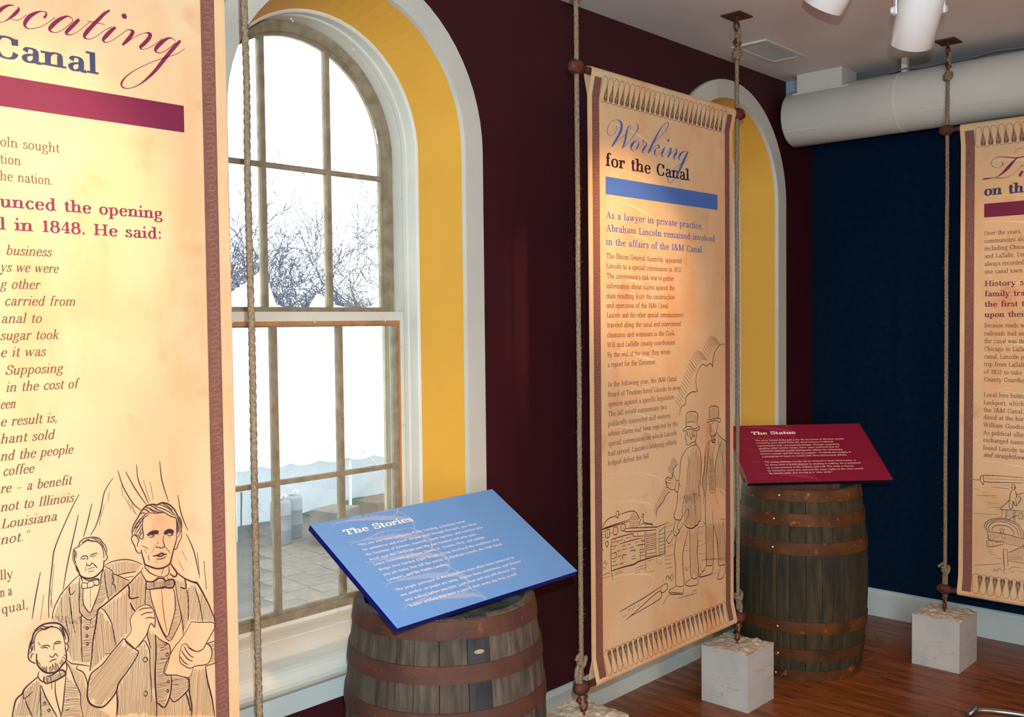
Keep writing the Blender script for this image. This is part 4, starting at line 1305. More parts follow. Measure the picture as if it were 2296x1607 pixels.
struct(MB().box((-8.32, -6.32, CZ), (.12, .373, CZ+.12)).build('ceiling', 'ceil'))
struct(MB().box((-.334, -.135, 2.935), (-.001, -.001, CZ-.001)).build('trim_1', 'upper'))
struct(MB().box((-.02, -6.19, 2.80), (-.0005, -.136, CZ-.001)).build('trim_4', 'upper'))  # strip behind the duct, coloured as if in its shade
def bbprof(): return [(0, 0), (.018, 0), (.018, .135), (.014, .147), (.006, .153), (0, .155)]
P = bbprof()
def ext(path2, name, m, f):
    mb = MB(); a, b = path2; n = len(P)
    mb.add([f(a, *p) for p in P]+[f(b, *p) for p in P], [(i, (i+1) % n, n+(i+1) % n, n+i) for i in range(n)]+[tuple(range(n)), tuple(range(n, 2*n))])
    return struct(mb.build(name, m))
ext((-8.2, -.018), 'baseboard_north', 'base', lambda t, d, z: (t, -d, z))
ext((-6.2, 0), 'baseboard_east', 'base', lambda t, d, z: (-d, t, z))
fl = struct(MB().box((-8.32, -6.32, -.12), (.12, .373, -.012)).build('floor', 'underfloor'))
PW = .083; i = 0; x = -.02
cache = {}
while x > -6.1:
    y = .0; k = 0; off = random.uniform(.3, 1.5)
    while y > -3.9:
        L = off if k == 0 else random.uniform(1.1, 1.9)
        L = round(L*5)/5+.0; y2 = max(y-L, -4.2)
        if y2 < -3.6: y2 = -4.2
        Lk = round(y-y2, 3)
        if Lk not in cache:
            o = MB().box((-PW/2+.0006, -Lk+.0008, -.012), (PW/2-.0006, 0, 0)).build('plank', 'plank', fl, bevel=.0007); cache[Lk] = o
        else:
            o = cache[Lk].copy(); COL.objects.link(o)
        o.location = (x-PW/2, y, random.uniform(-.0004, .0003)); o.parent = fl
        y = y2; k += 1; i += 1
    x -= PW
struct(MB().box((-8.2, -6.2, -.012), (-6.17, 0, 0)).build('trim_2', 'plank'))
struct(MB().box((-6.17, -6.2, -.012), (0, -4.21, 0)).build('trim_3', 'plank'))

# ------------------------------------------------------------------ arched windows
def sweep(mb, prof, cx, zb, zs=ZS, n=32, dr=None):
    """closed profile [(radius, y)] carried up one leg, round the arch and down the other"""
    path = [(0, zb), (0, zb+(zs-zb)*.5)]+[(pi*k/n, zs) for k in range(n+1)]+[(pi, zb+(zs-zb)*.5), (pi, zb)]
    m = len(prof); vs = []
    for j, (a, z) in enumerate(path):
        arch = z == zs
        for q, (r, y) in enumerate(prof):
            rr = r+(dr(j, q) if dr else 0)
            vs.append((cx-rr*cos(a), y, z+(rr*sin(a) if arch else 0)))
    fs = [(j*m+q, j*m+(q+1) % m, (j+1)*m+(q+1) % m, (j+1)*m+q) for j in range(len(path)-1) for q in range(m)]
    fs += [tuple(range(m)), tuple((len(path)-1)*m+q for q in range(m))]
    return mb.add(vs, fs)
def arc_z(x, r): return ZS+math.sqrt(max(r*r-x*x, 0))
def window(idx, cx):
    w = empty('window_%d' % idx, (cx, 0, 0)); struct(w)
    sweep(MB(), [(.498, -.022), (.59, -.022), (.592, -.018), (.592, 0), (.498, 0)], 0, .632).build('casing', 'trim', w)
    sweep(MB(), [(.5, -.001), (.447, .187), (.53, .187), (.53, -.001)], 0, .6).build('reveal', 'yellow', w, smooth=False)
    sweep(MB(), [(.4475, .186), (.442, .188), (.437, .193), (.437, .212), (.445, .220), (.445, .248), (.440, .254), (.440, .274), (.443, .28), (.443, .372), (.53, .372), (.53, .186)], 0, .6).build('frame', 'white', w)
    rnd = random.Random(idx)
    sweep(MB(), [(.424, .375), (.426, .393), (.452, .40), (.57, .40), (.57, .375)], 0, .5, n=60, dr=lambda j, q: rnd.uniform(-.006, .004) if q in (1, 2) else 0).build('stone_jamb', 'stone_out', w)
    # upper sash
    us = MB(); sweep(us, [(.4425, .335), (.4425, .37), (.392, .37), (.392, .345), (.400, .345), (.404, .335)], 0, 1.735)
    us.box((-.3915, .335, 1.735), (.3915, .37, 1.768))
    us = us.build('upper_sash', 'sash', w)
    for x in (-.1405, .1405):
        MB().box((x-.010, .340, 1.768), (x+.010, .368, arc_z(x, .396))).build('muntin', 'sash', us, bevel=.003)
    MB().box((-.392, .341, 2.262), (.392, .367, 2.280)).build('muntin', 'sash', us, bevel=.003)
    xs = [-.394, -.1405, .1405, .394]
    for a, b in zip(xs, xs[1:]):
        MB().box((a, .353, 1.765), (b, .356, 2.271)).build('pane', 'glass', us)
        n = 10; top = [(a+(b-a)*k/n, arc_z(a+(b-a)*k/n, .395)) for k in range(n+1)][::-1]
        poly = [(a, 2.271), (b, 2.271)]+top; m = len(poly)
        MB().add([(p[0], .353, p[1]) for p in poly]+[(p[0], .356, p[1]) for p in poly], [tuple(range(m)), tuple(range(2*m-1, m-1, -1))]+[(k, (k+1) % m, m+(k+1) % m, m+k) for k in range(m)]).build('pane', 'glass', us)
    # lower sash
    ls = MB()
    for s in (-1, 1): ls.box((min(s*.4425, s*.405), .287, .634), (max(s*.4425, s*.405), .322, 1.74))
    ls.box((-.405, .287, 1.695), (.405, .322, 1.74)); ls.box((-.405, .287, .634), (.405, .322, .676)); ls.box((-.405, .292, .676), (.405, .318, .688))
    ls = ls.build('lower_sash', 'sash', w)
    for x in (-.1425, .1425): MB().box((x-.010, .290, .688), (x+.010, .318, 1.695)).build('muntin', 'sash', ls, bevel=.003)
    MB().box((-.405, .291, 1.136), (.405, .317, 1.154)).build('muntin', 'sash', ls, bevel=.003)
    xs = [-.406, -.1425, .1425, .406]
    for a, b in zip(xs, xs[1:]):
        for z0, z1 in ((.682, 1.145), (1.145, 1.697)): MB().box((a, .303, z0), (b, .306, z1)).build('pane', 'glass', ls)
    # inner white storm frame with its wooden inner edge
    sf = MB(); sf.box((-.4425, .2805, 1.716), (.4425, .2865, 1.75)); sf.box((-.4425, .2805, .634), (-.424, .2865, 1.716)); sf.box((.424, .2805, .634), (.4425, .2865, 1.716)); sf.box((-.424, .2805, .634), (.424, .2865, .648))
    sf = sf.build('storm_frame', 'white', w)
    ie = MB(); ie.box((-.424, .282, 1.701), (.424, .287, 1.716)); ie.box((.416, .282, .648), (.424, .287, 1.701)); ie.box((-.424, .282, .648), (-.416, .287, 1.701)); ie.build('inner_edge', 'sashin', sf)
    MB().box((-.405, .345, .65), (.405, .347, 1.71)).build('insect_screen', 'screen', w)
    # stool, apron
    st = MB(); n = 10; R_ = .045
    prof = [(.0, .54), (-.03, .54)]+[(-.045-R_*sin(pi*k/n), .585-R_*cos(pi*k/n)) for k in range(n+1)]+[(0, .632)]
    m = len(prof)
    st.add([(-.63, y, z) for y, z in prof]+[(.63, y, z) for y, z in prof], [(k, (k+1) % m, m+(k+1) % m, m+k) for k in range(m)]+[tuple(range(m)), tuple(range(m, 2*m))])
    st.box((-.487, -.001, .575), (.487, .172, .631)); st = st.build('stool', 'white', w)
    MB().box((-.446, .172, .575), (.446, .286, .6335)).build('sill', 'white', w)
    MB().box((-.60, -.02, .455), (.60, -.0005, .54)).build('apron', 'base', w, bevel=.002)
    # little turn clips that hold the storm panes
    def clip(x, y, z, a):
        c = MB().lathe([(0, -.004), (.004, -.004), (.004, .002), (0, .004)], 8, 'y', (x, y, z))
        c.tube([(x, y-.004, z), (x+.012*cos(a), y-.006, z+.012*sin(a))], .0022, 6); return c
    for k, (x, y, z, a) in enumerate([(-.064, .262, 2.80, -1.2), (.2, .262, 2.744, -2.3), (.338, .262, 2.60, -2.7), (.345, .262, 2.19, pi), (.345, .262, 1.9, pi)]):
        if k >= 2: x = .432
        clip(x if k > 2 else [-.06, .215, .37][k], .277, z if k > 2 else ZS+math.sqrt(.437**2-[-.06, .215, .37][k]**2)-.004, a).build('clip', 'white', w)
    for x, z, a in ((-.318, 1.724, -1.4), (.013, 1.722, -1.4), (.34, 1.722, -1.1), (.434, 1.611, pi), (.434, 1.307, pi), (.434, 1.022, pi), (.434, .8, pi), (.1, .641, 1.2), (-.4, .641, 1.2)):
        clip(x, .279, z, a).build('clip', 'white', w)
    return w
window(1, WIN[0]); window(2, WIN[1])

# ------------------------------------------------------------------ rope
def rope_mesh(mb, path, r=.0088, pitch=.075, n=12, step=.008, seed=0):
    P = catmull([tuple(p) for p in path], 6) if len(path) > 2 else [tuple(p) for p in path]
    # resample
    Q = [Vector(P[0])]; acc = 0
    for a, b in zip(P, P[1:]):
        a = Vector(a); b = Vector(b); L = (b-a).length; k = max(1, int(L/step))
        for j in range(1, k+1): Q.append(a.lerp(b, j/k))
    s = 0; prev = None; vs = []; rr = random.Random(seed)
    for i, p in enumerate(Q):
        t = (Q[min(i+1, len(Q)-1)]-Q[max(i-1, 0)]).normalized()
        if i: s += (Q[i]-Q[i-1]).length
        if prev is None:
            a = Vector((1, 0, 0)) if abs(t.x) < .9 else Vector((0, 1, 0)); a = (a-t*a.dot(t)).normalized()
        else: a = (prev-t*prev.dot(t)).normalized()
        prev = a; b = t.cross(a); j = 1+.05*noise.noise(p*30)
        for k in range(n):
            th = 2*pi*k/n; q = abs(cos(1.5*(th-2*pi*s/pitch)))
            vs.append(p+(a*cos(th)+b*sin(th))*r*(.74+.32*q**.7)*j)
    m = len(Q)
    mb.add(vs, [(i*n+k, i*n+(k+1) % n, (i+1)*n+(k+1) % n, (i+1)*n+k) for i in range(m-1) for k in range(n)]+[tuple(range(n)), tuple((m-1)*n+k for k in range(n))])
def fibres(parent, x, y, z0, z1, nf, seed):
    rr = random.Random(seed); mb = MB()
    for _ in range(nf):
        z = rr.uniform(z0, z1); a = rr.uniform(0, 2*pi); L = rr.uniform(.006, .016); d = Vector((cos(a), sin(a), rr.uniform(-.8, .8))).normalized()
        p = Vector((x, y, z))+Vector((cos(a), sin(a), 0))*.008
        mb.tube([p, p+d*L*.6, p+d*L+Vector((0, 0, rr.uniform(-.004, .004)))], [.0005, .0004, .0002], 3, caps=False)
    o = mb.build('loose_fibres', 'rope', parent); o['kind'] = 'stuff'
def knot(mb, c, R_=.013, turns=2, seed=0):
    pts = []
    for k in range(int(turns*10)+1):
        a = 2*pi*k/10; pts.append((c[0]+R_*cos(a), c[1]+R_*sin(a), c[2]+.014*(k/10)-.014*turns/2))
    rope_mesh(mb, pts, .0085, step=.006)
    rope_mesh(mb, [(c[0]+.010, c[1]-.012, c[2]+.018), (c[0]-.004, c[1]-.02, c[2]), (c[0]-.012, c[1]-.008, c[2]-.02), (c[0]+.004, c[1]+.012, c[2]-.006)], .008, step=.006)
def hang_line(x, y, label, plabel, seed, away=(1, 0), tailu=(1, 0)):
    """one rope from its ceiling plate down to the eye of the stone block; 'away' points out of the banner"""
    root = empty('rope', (x, y, .30)); tag(root, label, 'rope', 'ropes that hold the banners')
    rr = random.Random(seed)
    z0, z1 = .40, 2.965
    path = [(rr.uniform(-.0012, .0012), rr.uniform(-.0012, .0012), z-.30) for z in [z0+(z1-z0)*k/12 for k in range(13)]]
    mb = MB(); rope_mesh(mb, path, .0092, seed=seed)
    # loop through the ceiling ring, with the doubled end bound back
    rope_mesh(mb, [(0, 0, 2.62), (.012, -.006, 2.655), (.008, -.004, 2.69)], .008)
    mb.build('strand', 'rope', root, smooth=True)
    kb = MB(); knot(kb, (0, 0, 2.575), .0135, 2.2); kb.build('knot', 'rope', root, smooth=True)
    kb = MB(); knot(kb, (0, 0, .160), .011, 1.6)
    rope_mesh(kb, [(away[0]*.004, away[1]*.004, .19), (away[0]*.022, away[1]*.022, .178), (away[0]*.03, away[1]*.03, .168)], .007)
    kb.build('knot', 'rope', root, smooth=True)
    db = MB(); rope_mesh(db, [(away[0]*.004, -.004, .15), (away[0]*.014, -.006, .115), (away[0]*.013, -.005, .085), (0, 0, .03), (0, 0, -.005)], .0088)
    rope_mesh(db, [(away[0]*.010+.002, .004, .15), (away[0]*.024, .004, .12), (away[0]*.02, .004, .09), (0, .004, .055), (0, 0, .0)], .0088)
    db.build('doubled_end', 'rope', root, smooth=True)
    fibres(root, 0, 0, .12, 2.6, 70, seed)
    # shackles: one under the ceiling ring, one above the block
    for zz in (2.625, .022):
        sh = MB().tube([(.019*cos(a), -.002, zz+.019*sin(a)) for a in [2*pi*k/16 for k in range(16)]], .0045, 8, closed=True)
        for s in (-1, 1): sh.lathe([(0, -.008), (.008, -.007), (.0095, 0), (.008, .007), (0, .008)], 10, 'x', (s*.018, -.002, zz))
        sh.build('shackle', 'iron', root, smooth=True)
    pl = empty('ceiling_plate', (x, y, CZ)); tag(pl, plabel, 'bracket', 'rusty plates that carry the ropes')
    MB().box((-.056, -.048, -.007), (.056, .048, -.0005)).build('plate', 'iron', pl, bevel=.001)
    rg = MB().tube([(.019*cos(a), 0, -.047+.019*sin(a)) for a in [2*pi*k/20 for k in range(20)]], .0055, 8, closed=True)
    rg.lathe([(0, -.03), (.006, -.03), (.006, -.008), (.012, -.007), (.012, -.0055)], 10, 'z', (0, 0, 0)); rg.build('eye_bolt', 'iron', pl, smooth=True)
    return root
hang_line(-4.077, -.42, 'rope in front of the large bright window, right of the nearest banner', 'rusty ceiling plate above the rope in front of the bright window', 1)
hang_line(-2.725, -.42, 'rope holding the left side of the banner titled Working, against the maroon wall', 'rusty ceiling plate above the rope left of the middle banner', 2, (-1, 0))
hang_line(-1.603, -.42, 'rope holding the right side of the middle banner, over the yellow window recess', 'rusty square ceiling plate next to the white air vent', 3, (1, 0))
hang_line(-.521, -.949, 'rope left of the rightmost banner, in front of the navy wall and white duct', 'rusty ceiling plate close to the big white duct', 4, (0, 1))

# ------------------------------------------------------------------ stone blocks
def block(x, y, sx, sy, h, label, seed):
    root = empty('stone_block', (x, y, 0)); tag(root, label, 'stone block', 'cut limestone blocks that anchor the ropes')
    rr = random.Random(seed); n = 14; mb = MB(); top = MB()
    def H(i, j):
        e = min(i, j, n-i, n-j)
        return h-.004+.008*noise.noise(Vector((i*.5+seed*9, j*.5, 0)))+.005*noise.noise(Vector((i*1.4, j*1.4+seed*5, 3)))-(.006*rr.random() if e == 0 else 0)
    g = [[H(i, j) for j in range(n+1)] for i in range(n+1)]
    V = [(-sx/2+sx*i/n, -sy/2+sy*j/n, g[i][j]) for i in range(n+1) for j in range(n+1)]
    top.add(V, [(i*(n+1)+j, (i+1)*(n+1)+j, (i+1)*(n+1)+j+1, i*(n+1)+j+1) for i in range(n) for j in range(n)])
    edge = [(i, 0) for i in range(n)]+[(n, j) for j in range(n)]+[(n-i, n) for i in range(n)]+[(0, n-j) for j in range(n)]
    m = len(edge); vs = [V[i*(n+1)+j] for i, j in edge]+[(V[i*(n+1)+j][0], V[i*(n+1)+j][1], 0) for i, j in edge]
    mb.add(vs, [(k, (k+1) % m, m+(k+1) % m, m+k) for k in range(m)]+[tuple(range(m, 2*m))])
    mb.build('sawn_sides', 'stone', root); top.build('chipped_top', 'stonetop', root, smooth=False)
    eb = MB().tube([(.018*cos(a), 0, h+.026+.018*sin(a)) for a in [2*pi*k/18 for k in range(18)]], .005, 8, closed=True)
    eb.lathe([(0, h-.01), (.005, h-.01), (.005, h+.012), (0, h+.012)], 8); eb.build('eye_bolt', 'iron', root, smooth=True)
block(-4.077, -.42, .23, .23, .26, 'limestone block under the rope in front of the bright window', 1)
block(-2.705, -.415, .235, .235, .26, 'limestone block at the bottom edge, right of the nearer barrel', 2)
block(-1.628, -.432, .23, .232, .26, 'limestone block in front of the farther barrel, under the middle banner', 3)
block(-.530, -.952, .25, .225, .255, 'limestone block in front of the navy wall, beneath the rightmost banner', 4)

# ------------------------------------------------------------------ banners
def prof(w):
    if w > 2.53: return .0185*min(1, (w-2.53)/.085)
    if w < .445: return .0185*min(1, (.445-w)/.085)
    return 0
def banner(loc, rz, label, key, bar, barcol, scriptcol, headcol, boldcol, swirl=True):
    root = empty('hanging_banner', loc, rz); tag(root, label, 'banner', 'tall printed canvas banners')
    BW = 1.02
    # canvas: front sheet, sleeve round each rod, back sheet
    pr_ = []
    for k in range(9): pr_.append((-.0185*sin(pi*k/8+pi) if False else .0185*cos(pi*k/8), .362-.0185*sin(pi*k/8)))
    prof2 = pr_[:]                                   # bottom sleeve, back to front (y from + to -)
    prof2 = [(y, z) for y, z in prof2]
    z = .362
    front = [(-prof(w), w) for w in [.38, .41, .445]+[.445+(2.53-.445)*k/10 for k in range(1, 11)]+[2.57, 2.595]]
    topc = [(-.0185*cos(pi*k/8), 2.615+.0185*sin(pi*k/8)) for k in range(9)]
    back = [(.0185, 2.60), (.004, 2.53), (.003, 1.5), (.004, .445), (.0185, .38)]
    loop = prof2+front+topc+back; m = len(loop); NX = 6
    mb = MB(); mb.add([(BW*i/NX, y, zz) for i in range(NX+1) for y, zz in loop], [(i*m+k, (i+1)*m+k, (i+1)*m+(k+1) % m, i*m+(k+1) % m) for i in range(NX) for k in range(m)])
    cv = mb.build('canvas', 'parch', root, smooth=False)
    def S_(off): return lambda u, w, d=0: (u, -prof(w)-off-d, w)
    # pale swirl pattern down the left side
    if swirl:
        p = Print(S_(.0005), 4e-6); 
        for k in range(7): scripts(p, SWIRL, 1.05, .0, 0+k*.30/1.05, 4, .38, -1, .03, 2.46)
        for k in range(6): scripts(p, SWIRL, 1.3, .0, 0+k*.30/1.3, 4, .2, -1, .0, 2.3)
        p.done('swirl_print', 'p_pale', cv)
    # side stripes with small embossed loops
    for u0, u1 in ((.022, .064), (.952, .99)):
        p = Print(S_(.0010)); 
        for a, b in ((.372, .445), (.445, 2.53), (2.53, 2.597)): p.quad(u0, u1, a, b)
        st = p.done('side_stripe', 'p_stripe', root)
        p = Print(S_(.0014)); w = .45; c = (u0+u1)/2
        while w < 2.52:
            p.ribbon([(c-.012, w), (c+.004, w+.001), (c+.012, w+.007), (c+.010, w+.013), (c, w+.016), (c-.006, w+.010)], .0016, 2); w += .0245
        p.done('loop_ornament', 'p_stripelight', st)
    # coil borders
    def coil(sgn, wb, name):
        p = Print(S_(.0012)); n = 26; u0 = .068; pt = (.948-u0)/n; Hh = .092
        A = [(.5, 0), (.2, .03), (-.05, .18), (-.09, .28), (.0, .44), (.06, .62), (.08, .82), (.22, .96), (.5, 1), (.78, .96), (.92, .82), (.94, .62), (1, .44), (1.09, .28), (1.05, .14), (.8, .03), (.5, 0)]
        for k in range(n):
            f = lambda q: (u0+pt*(k+q[0]), wb+sgn*Hh*q[1])
            LL = [f(q) for q in A if True]
            LL = [(min(max(a, .066), .950), b) for a, b in LL]
            p.ribbon(LL, .0016, 3)
            for s in (1, .78, .55):
                T = [(.5-.3*s, .10), (.5-.27*s-.02, .22)]
                D = [(1-.0, .64*s+.05), (1-.2*s, .42*s+.04), (1-.30*s, .2), (1-.22*s, .08)]
                D2 = [(2-a, b) for a, b in D]
                if k < n-1:
                    p.ribbon([f(q) for q in D], .0018, 3); p.ribbon([f(q) for q in D2], .0018, 3)
            if k < n-1:
                for t in (.14, .2, .26, .32, .38, .44, .5):
                    h_ = .26*(1-t/.66)
                    p.ribbon([f((1-h_, t)), f((1+h_, t))], .0010)
                p.ribbon([f((1+.13*cos(a), .12+.09*sin(a))) for a in [2*pi*j/8 for j in range(9)]], .0012)
        p.done(name, 'p_brown', root)
    coil(1, 2.514, 'coil_border'); coil(-1, .462, 'coil_border')
    p = Print(S_(.0012)); p.quad(bar[0], bar[1], 2.1785, 2.2435); p.done('colour_bar', barcol, root)
    T = globals()
    p = Print(S_(.0012)); text_block(p, T['TEXT_'+key], 'D'); p.done('title_lettering', headcol, root)
    p = Print(S_(.0016)); scripts(p, T['SCRIPT_'+key]); p.done('script_title', scriptcol, root)
    p = Print(S_(.0012)); text_block(p, T['TEXT_'+key], 'HN'); p.done('bold_lettering', boldcol, root)
    p = Print(S_(.0012)); text_block(p, T['TEXT_'+key], 'BMJ'); p.done('body_lettering', 'p_text', root)
    p = Print(S_(.0012)); strokes(p, T['ART_'+key], {'LEFT': 1.05, 'MID': 1.5, 'RIGHT': 1.3}[key]); hatch(p, T['HATCH_'+key], .0009 if key == 'LEFT' else .0012); p.done('line_drawing', 'p_line', root)
    # rods with their end caps
    for zz, nm in ((2.615, 'top_rod'), (.362, 'bottom_rod')):
        r = MB().lathe([(0, -.092), (.0125, -.092), (.0125, 1.112), (0, 1.112)], 16, 'x', (0, 0, zz)).build(nm, 'iron', root, smooth=False)
        for s, x in ((-1, -.060), (1, 1.060)):
            pf = [(0, .040), (.014, .039), (.019, .034), (.021, .026), (.0265, .020), (.0275, .008), (.0265, -.006), (.0235, -.013), (.0165, -.017), (.0165, -.026), (.0125, -.026)]
            MB().lathe([(a, s*b) for a, b in pf], 18, 'x', (x, 0, zz)).build('end_cap', 'iron', r, smooth=True)
    return root
banner((-5.155, -.42, 0), 0, 'nearest banner, cropped by the left edge, with wine bar and three drawn men in suits', 'LEFT', (.11, .9015), 'p_winebar', 'p_wine', 'p_navy', 'p_wine', swirl=False)
banner((-2.66, -.42, 0), 0, 'middle banner titled Working for the Canal, with blue bar and two drawn top-hatted men', 'MID', (.1, .89), 'p_bar', 'p_blue', 'p_black', 'p_blue')
banner((-.52, -1.012, 0), -pi/2, 'banner cropped by the right edge, before the navy wall, with drawn canal boat', 'RIGHT', (.108, .9), 'p_winebar', 'p_wine', 'p_navy', 'p_wine')

# ------------------------------------------------------------------ barrels
def barrel(x, y, h, hoops, label, stv, hpm, seed, rt=.278, rb=.317, rz=0):
    root = empty('wooden_barrel', (x, y, 0), rz); tag(root, label, 'barrel', 'old oak barrels')
    rr = random.Random(seed); N = 27
    def rad(z): t = (z-h/2)/(h/2); return rb-(rb-rt)*t*t
    wd = [rr.uniform(.75, 1.3) for _ in range(N)]; tot = sum(wd); a = 0
    nz_ = 14; stv_objs = []
    for k in range(N):
        da = 2*pi*wd[k]/tot; mb = MB(); g = .0022
        vs = []
        for j in range(nz_+1):
            z = h*j/nz_; r = rad(z)-.003; gg = g/r/2
            if j == 0: z = .0
            for (q, dr) in ((gg, -.0010), (da*.25, .0005), (da*.75, .0005), (da-gg, -.0010)):
                vs.append(((r+dr)*cos(q), (r+dr)*sin(q), z))
            for q in (da-gg, gg): vs.append(((r-.024)*cos(q), (r-.024)*sin(q), z))
        fs = [(j*6+i, j*6+(i+1) % 6, (j+1)*6+(i+1) % 6, (j+1)*6+i) for j in range(nz_) for i in range(6)]
        fs += [tuple(range(6)), tuple(nz_*6+i for i in range(6))]
        mb.add(vs, fs); o = mb.build('stave', stv, root); o.rotation_euler = (0, 0, a); stv_objs.append((a, da, o)); a += da
    for (z0, z1) in hoops:
        zm = (z0+z1)/2
        pf = [(rad(z0)-.004, z0), (rad(z0)+.0018, z0), (rad(zm)+.0024, zm), (rad(z1)+.0018, z1), (rad(z1)-.004, z1)]
        hp = MB().lathe(pf[1:4], 96).lathe(pf[:2], 96).lathe(pf[3:], 96).lathe([pf[4], pf[0]], 96).build('hoop', hpm, root, smooth=True)
        for f in hp.data.polygons: f.use_smooth = abs(f.normal.z) < .6
        th = R(184)-rz+rr.uniform(-.05, .05)
        for q in (0, .075):
            MB().lathe([(0, .004), (.003, .003), (.0045, .0)], 8, 'z').build('rivet', 'lampwhite' if q == 0 and hpm == 'hoop2' else hpm, hp).matrix_local = Matrix.Translation(((rad(zm)+.0022)*cos(th+q), (rad(zm)+.0022)*sin(th+q), zm)) @ Matrix.Rotation(th+q, 4, 'Z') @ Matrix.Rotation(pi/2, 4, 'Y')
        th2 = R(222)-rz   # lapped joint
        MB().add([((rad(zz)+.0045)*cos(th2+q), (rad(zz)+.0045)*sin(th2+q), zz) for zz in (z0+.001, z1-.001) for q in (0, .12)]+[((rad(zz)+.001)*cos(th2+q), (rad(zz)+.001)*sin(th2+q), zz) for zz in (z0+.001, z1-.001) for q in (0, .12)],
                 [(0, 1, 3, 2), (0, 4, 5, 1), (2, 3, 7, 6), (0, 2, 6, 4), (1, 5, 7, 3)]).build('lapped_joint', hpm, hp)
    hd = MB()
    ri = rad(h)-.028
    for k in range(6):
        x0 = -ri+2*ri*k/6+.001; x1 = -ri+2*ri*(k+1)/6-.001; n = 6; top = []; bot = []
        for j in range(n+1):
            xx = x0+(x1-x0)*j/n; yy = math.sqrt(max(ri*ri-xx*xx, 0)); top.append((xx, yy)); bot.append((xx, -yy))
        poly = bot+top[::-1]; m = len(poly)
        hd = MB().add([(a_, b_, h-.036) for a_, b_ in poly]+[(a_, b_, h-.056) for a_, b_ in poly], [tuple(range(m)), tuple(range(m, 2*m))]+[(i, (i+1) % m, m+(i+1) % m, m+i) for i in range(m)])
        hd.build('head_board', 'head', root)
    return root, rad, stv_objs
b1, rad1, st1 = barrel(-3.418, -.437, .862, [(.806, .858), (.685, .735), (.555, .605), (.26, .31), (.13, .18), (.0, .05)], 'grey brown oak barrel under the blue panel, nearest to the viewer', 'stave', 'hoop', 3)
# bung in a dark stave
th = R(246)
for a, da, o in st1:
    if a <= th < a+da:
        dk = MT['stave'].copy(); o.data.materials[0] = mat('blackened_stave', srgb(34, 36, 42), .7, var=srgb(54, 52, 54), scale=12)
        o['label'] = 'blackened stave with the bung'
        zc = .768; r = rad1(zc); am = a+da/2
        MB().lathe([(0, .002), (.010, .0017), (.0125, 0)], 14, 'z').build('bung', 'bung', b1).matrix_local = Matrix.Translation(((r+.0002)*cos(am), (r+.0002)*sin(am), zc)) @ Matrix.Rotation(am, 4, 'Z') @ Matrix.Rotation(pi/2, 4, 'Y') @ Matrix.Diagonal((.55, 1.25, 1, 1))
barrel(-.988, -.418, .903, [(.850, .901), (.737, .793), (.603, .661), (.23, .289), (.099, .155), (0, .052)], 'dark oak barrel with orange rusty hoops under the crimson panel', 'stave2', 'hoop2', 5)

# ------------------------------------------------------------------ slanted reading panels
def panel(C0, yaw, tilt, w, h, zb, bc, label, key, pm, em, sm, thick=.019):
    u = Vector((cos(yaw), sin(yaw), 0)); vh = Vector((sin(yaw), -cos(yaw), 0)); v = vh*cos(tilt)-Vector((0, 0, 1))*sin(tilt); n = u.cross(v)*-1
    if n.z < 0: n = -n
    root = empty('reading_panel', (C0[0], C0[1], C0[2])); tag(root, label, 'sign')
    o0 = -u*w/2-v*h/2
    def PT(a, b, c=0): return o0+u*a+v*b+n*c
    bev = .002
    mb = MB(); mb.add([PT(0, 0, -.0015), PT(w, 0, -.0015), PT(w, h, -.0015), PT(0, h, -.0015), PT(0, 0, -thick), PT(w, 0, -thick), PT(w, h, -thick), PT(0, h, -thick)], [(0, 1, 2, 3), (4, 7, 6, 5), (0, 4, 5, 1), (1, 5, 6, 2), (2, 6, 7, 3), (3, 7, 4, 0)])
    brd = mb.build('board', em, root)
    face = MB().add([PT(0, 0, -.0014), PT(w, 0, -.0014), PT(w, h, -.0014), PT(0, h, -.0014), PT(.001, .001, 0), PT(w-.001, .001, 0), PT(w-.001, h-.001, 0), PT(.001, h-.001, 0)], [(4, 5, 6, 7), (0, 1, 5, 4), (1, 2, 6, 5), (2, 3, 7, 6), (3, 0, 4, 7)]).build('printed_face', pm, root)
    p = Print(lambda a, b, d=0: PT(min(max(a, 0), w), min(max(b, .0015), h-.0015), .0003+d))
    for k in range(-1, 5): scripts(p, SWIRL, 1, 0, k*.0912, 4, 1, 1)
    p.done('swirl_print', sm, face)
    p = Print(lambda a, b, d=0: PT(a, b, .0007+d)); text_block(p, globals()['TEXT_'+key], 'K', flip=-1); text_block(p, globals()['TEXT_'+key], 'S', flip=-1); p.done('lettering', 'panelprint', face)
    # wedge block between the barrel head and the panel
    B = Vector((bc[0]-C0[0], bc[1]-C0[1], 0)); hw, hd_ = .15, .105; zz = zb-C0[2]
    base = [B-u*hw-vh*hd_, B+u*hw-vh*hd_, B+u*hw+vh*hd_, B-u*hw+vh*hd_]
    def under(p): # z of the panel's underside above p
        d = Vector((p.x, p.y, 0)); q = Vector((0, 0, 0))-n*(thick+.0005); return q.z-((d.x-q.x)*n.x+(d.y-q.y)*n.y)/n.z
    MB().add([(p.x, p.y, zz) for p in base]+[(p.x, p.y, max(under(p), zz+.004)) for p in base], [(0, 3, 2, 1), (4, 5, 6, 7), (0, 1, 5, 4), (1, 2, 6, 5), (2, 3, 7, 6), (3, 0, 4, 7)]).build('support_block', 'support', root)
    return root
panel((-3.401, -.451, 1.0), .018, .544, .785, .445, .862-.0355, (-3.418, -.437), 'blue slanted panel headed The Stories, on the nearer barrel', 'BLUE', 'bluepanel', 'blueedge', 'swirlblue')
panel((-.915, -.41, 1.04), -.738, .558, .722, .443, .903-.0355, (-.985, -.418), 'crimson slanted panel headed The Statue, on the farther barrel', 'RED', 'redpanel', 'rededge', 'swirlred')

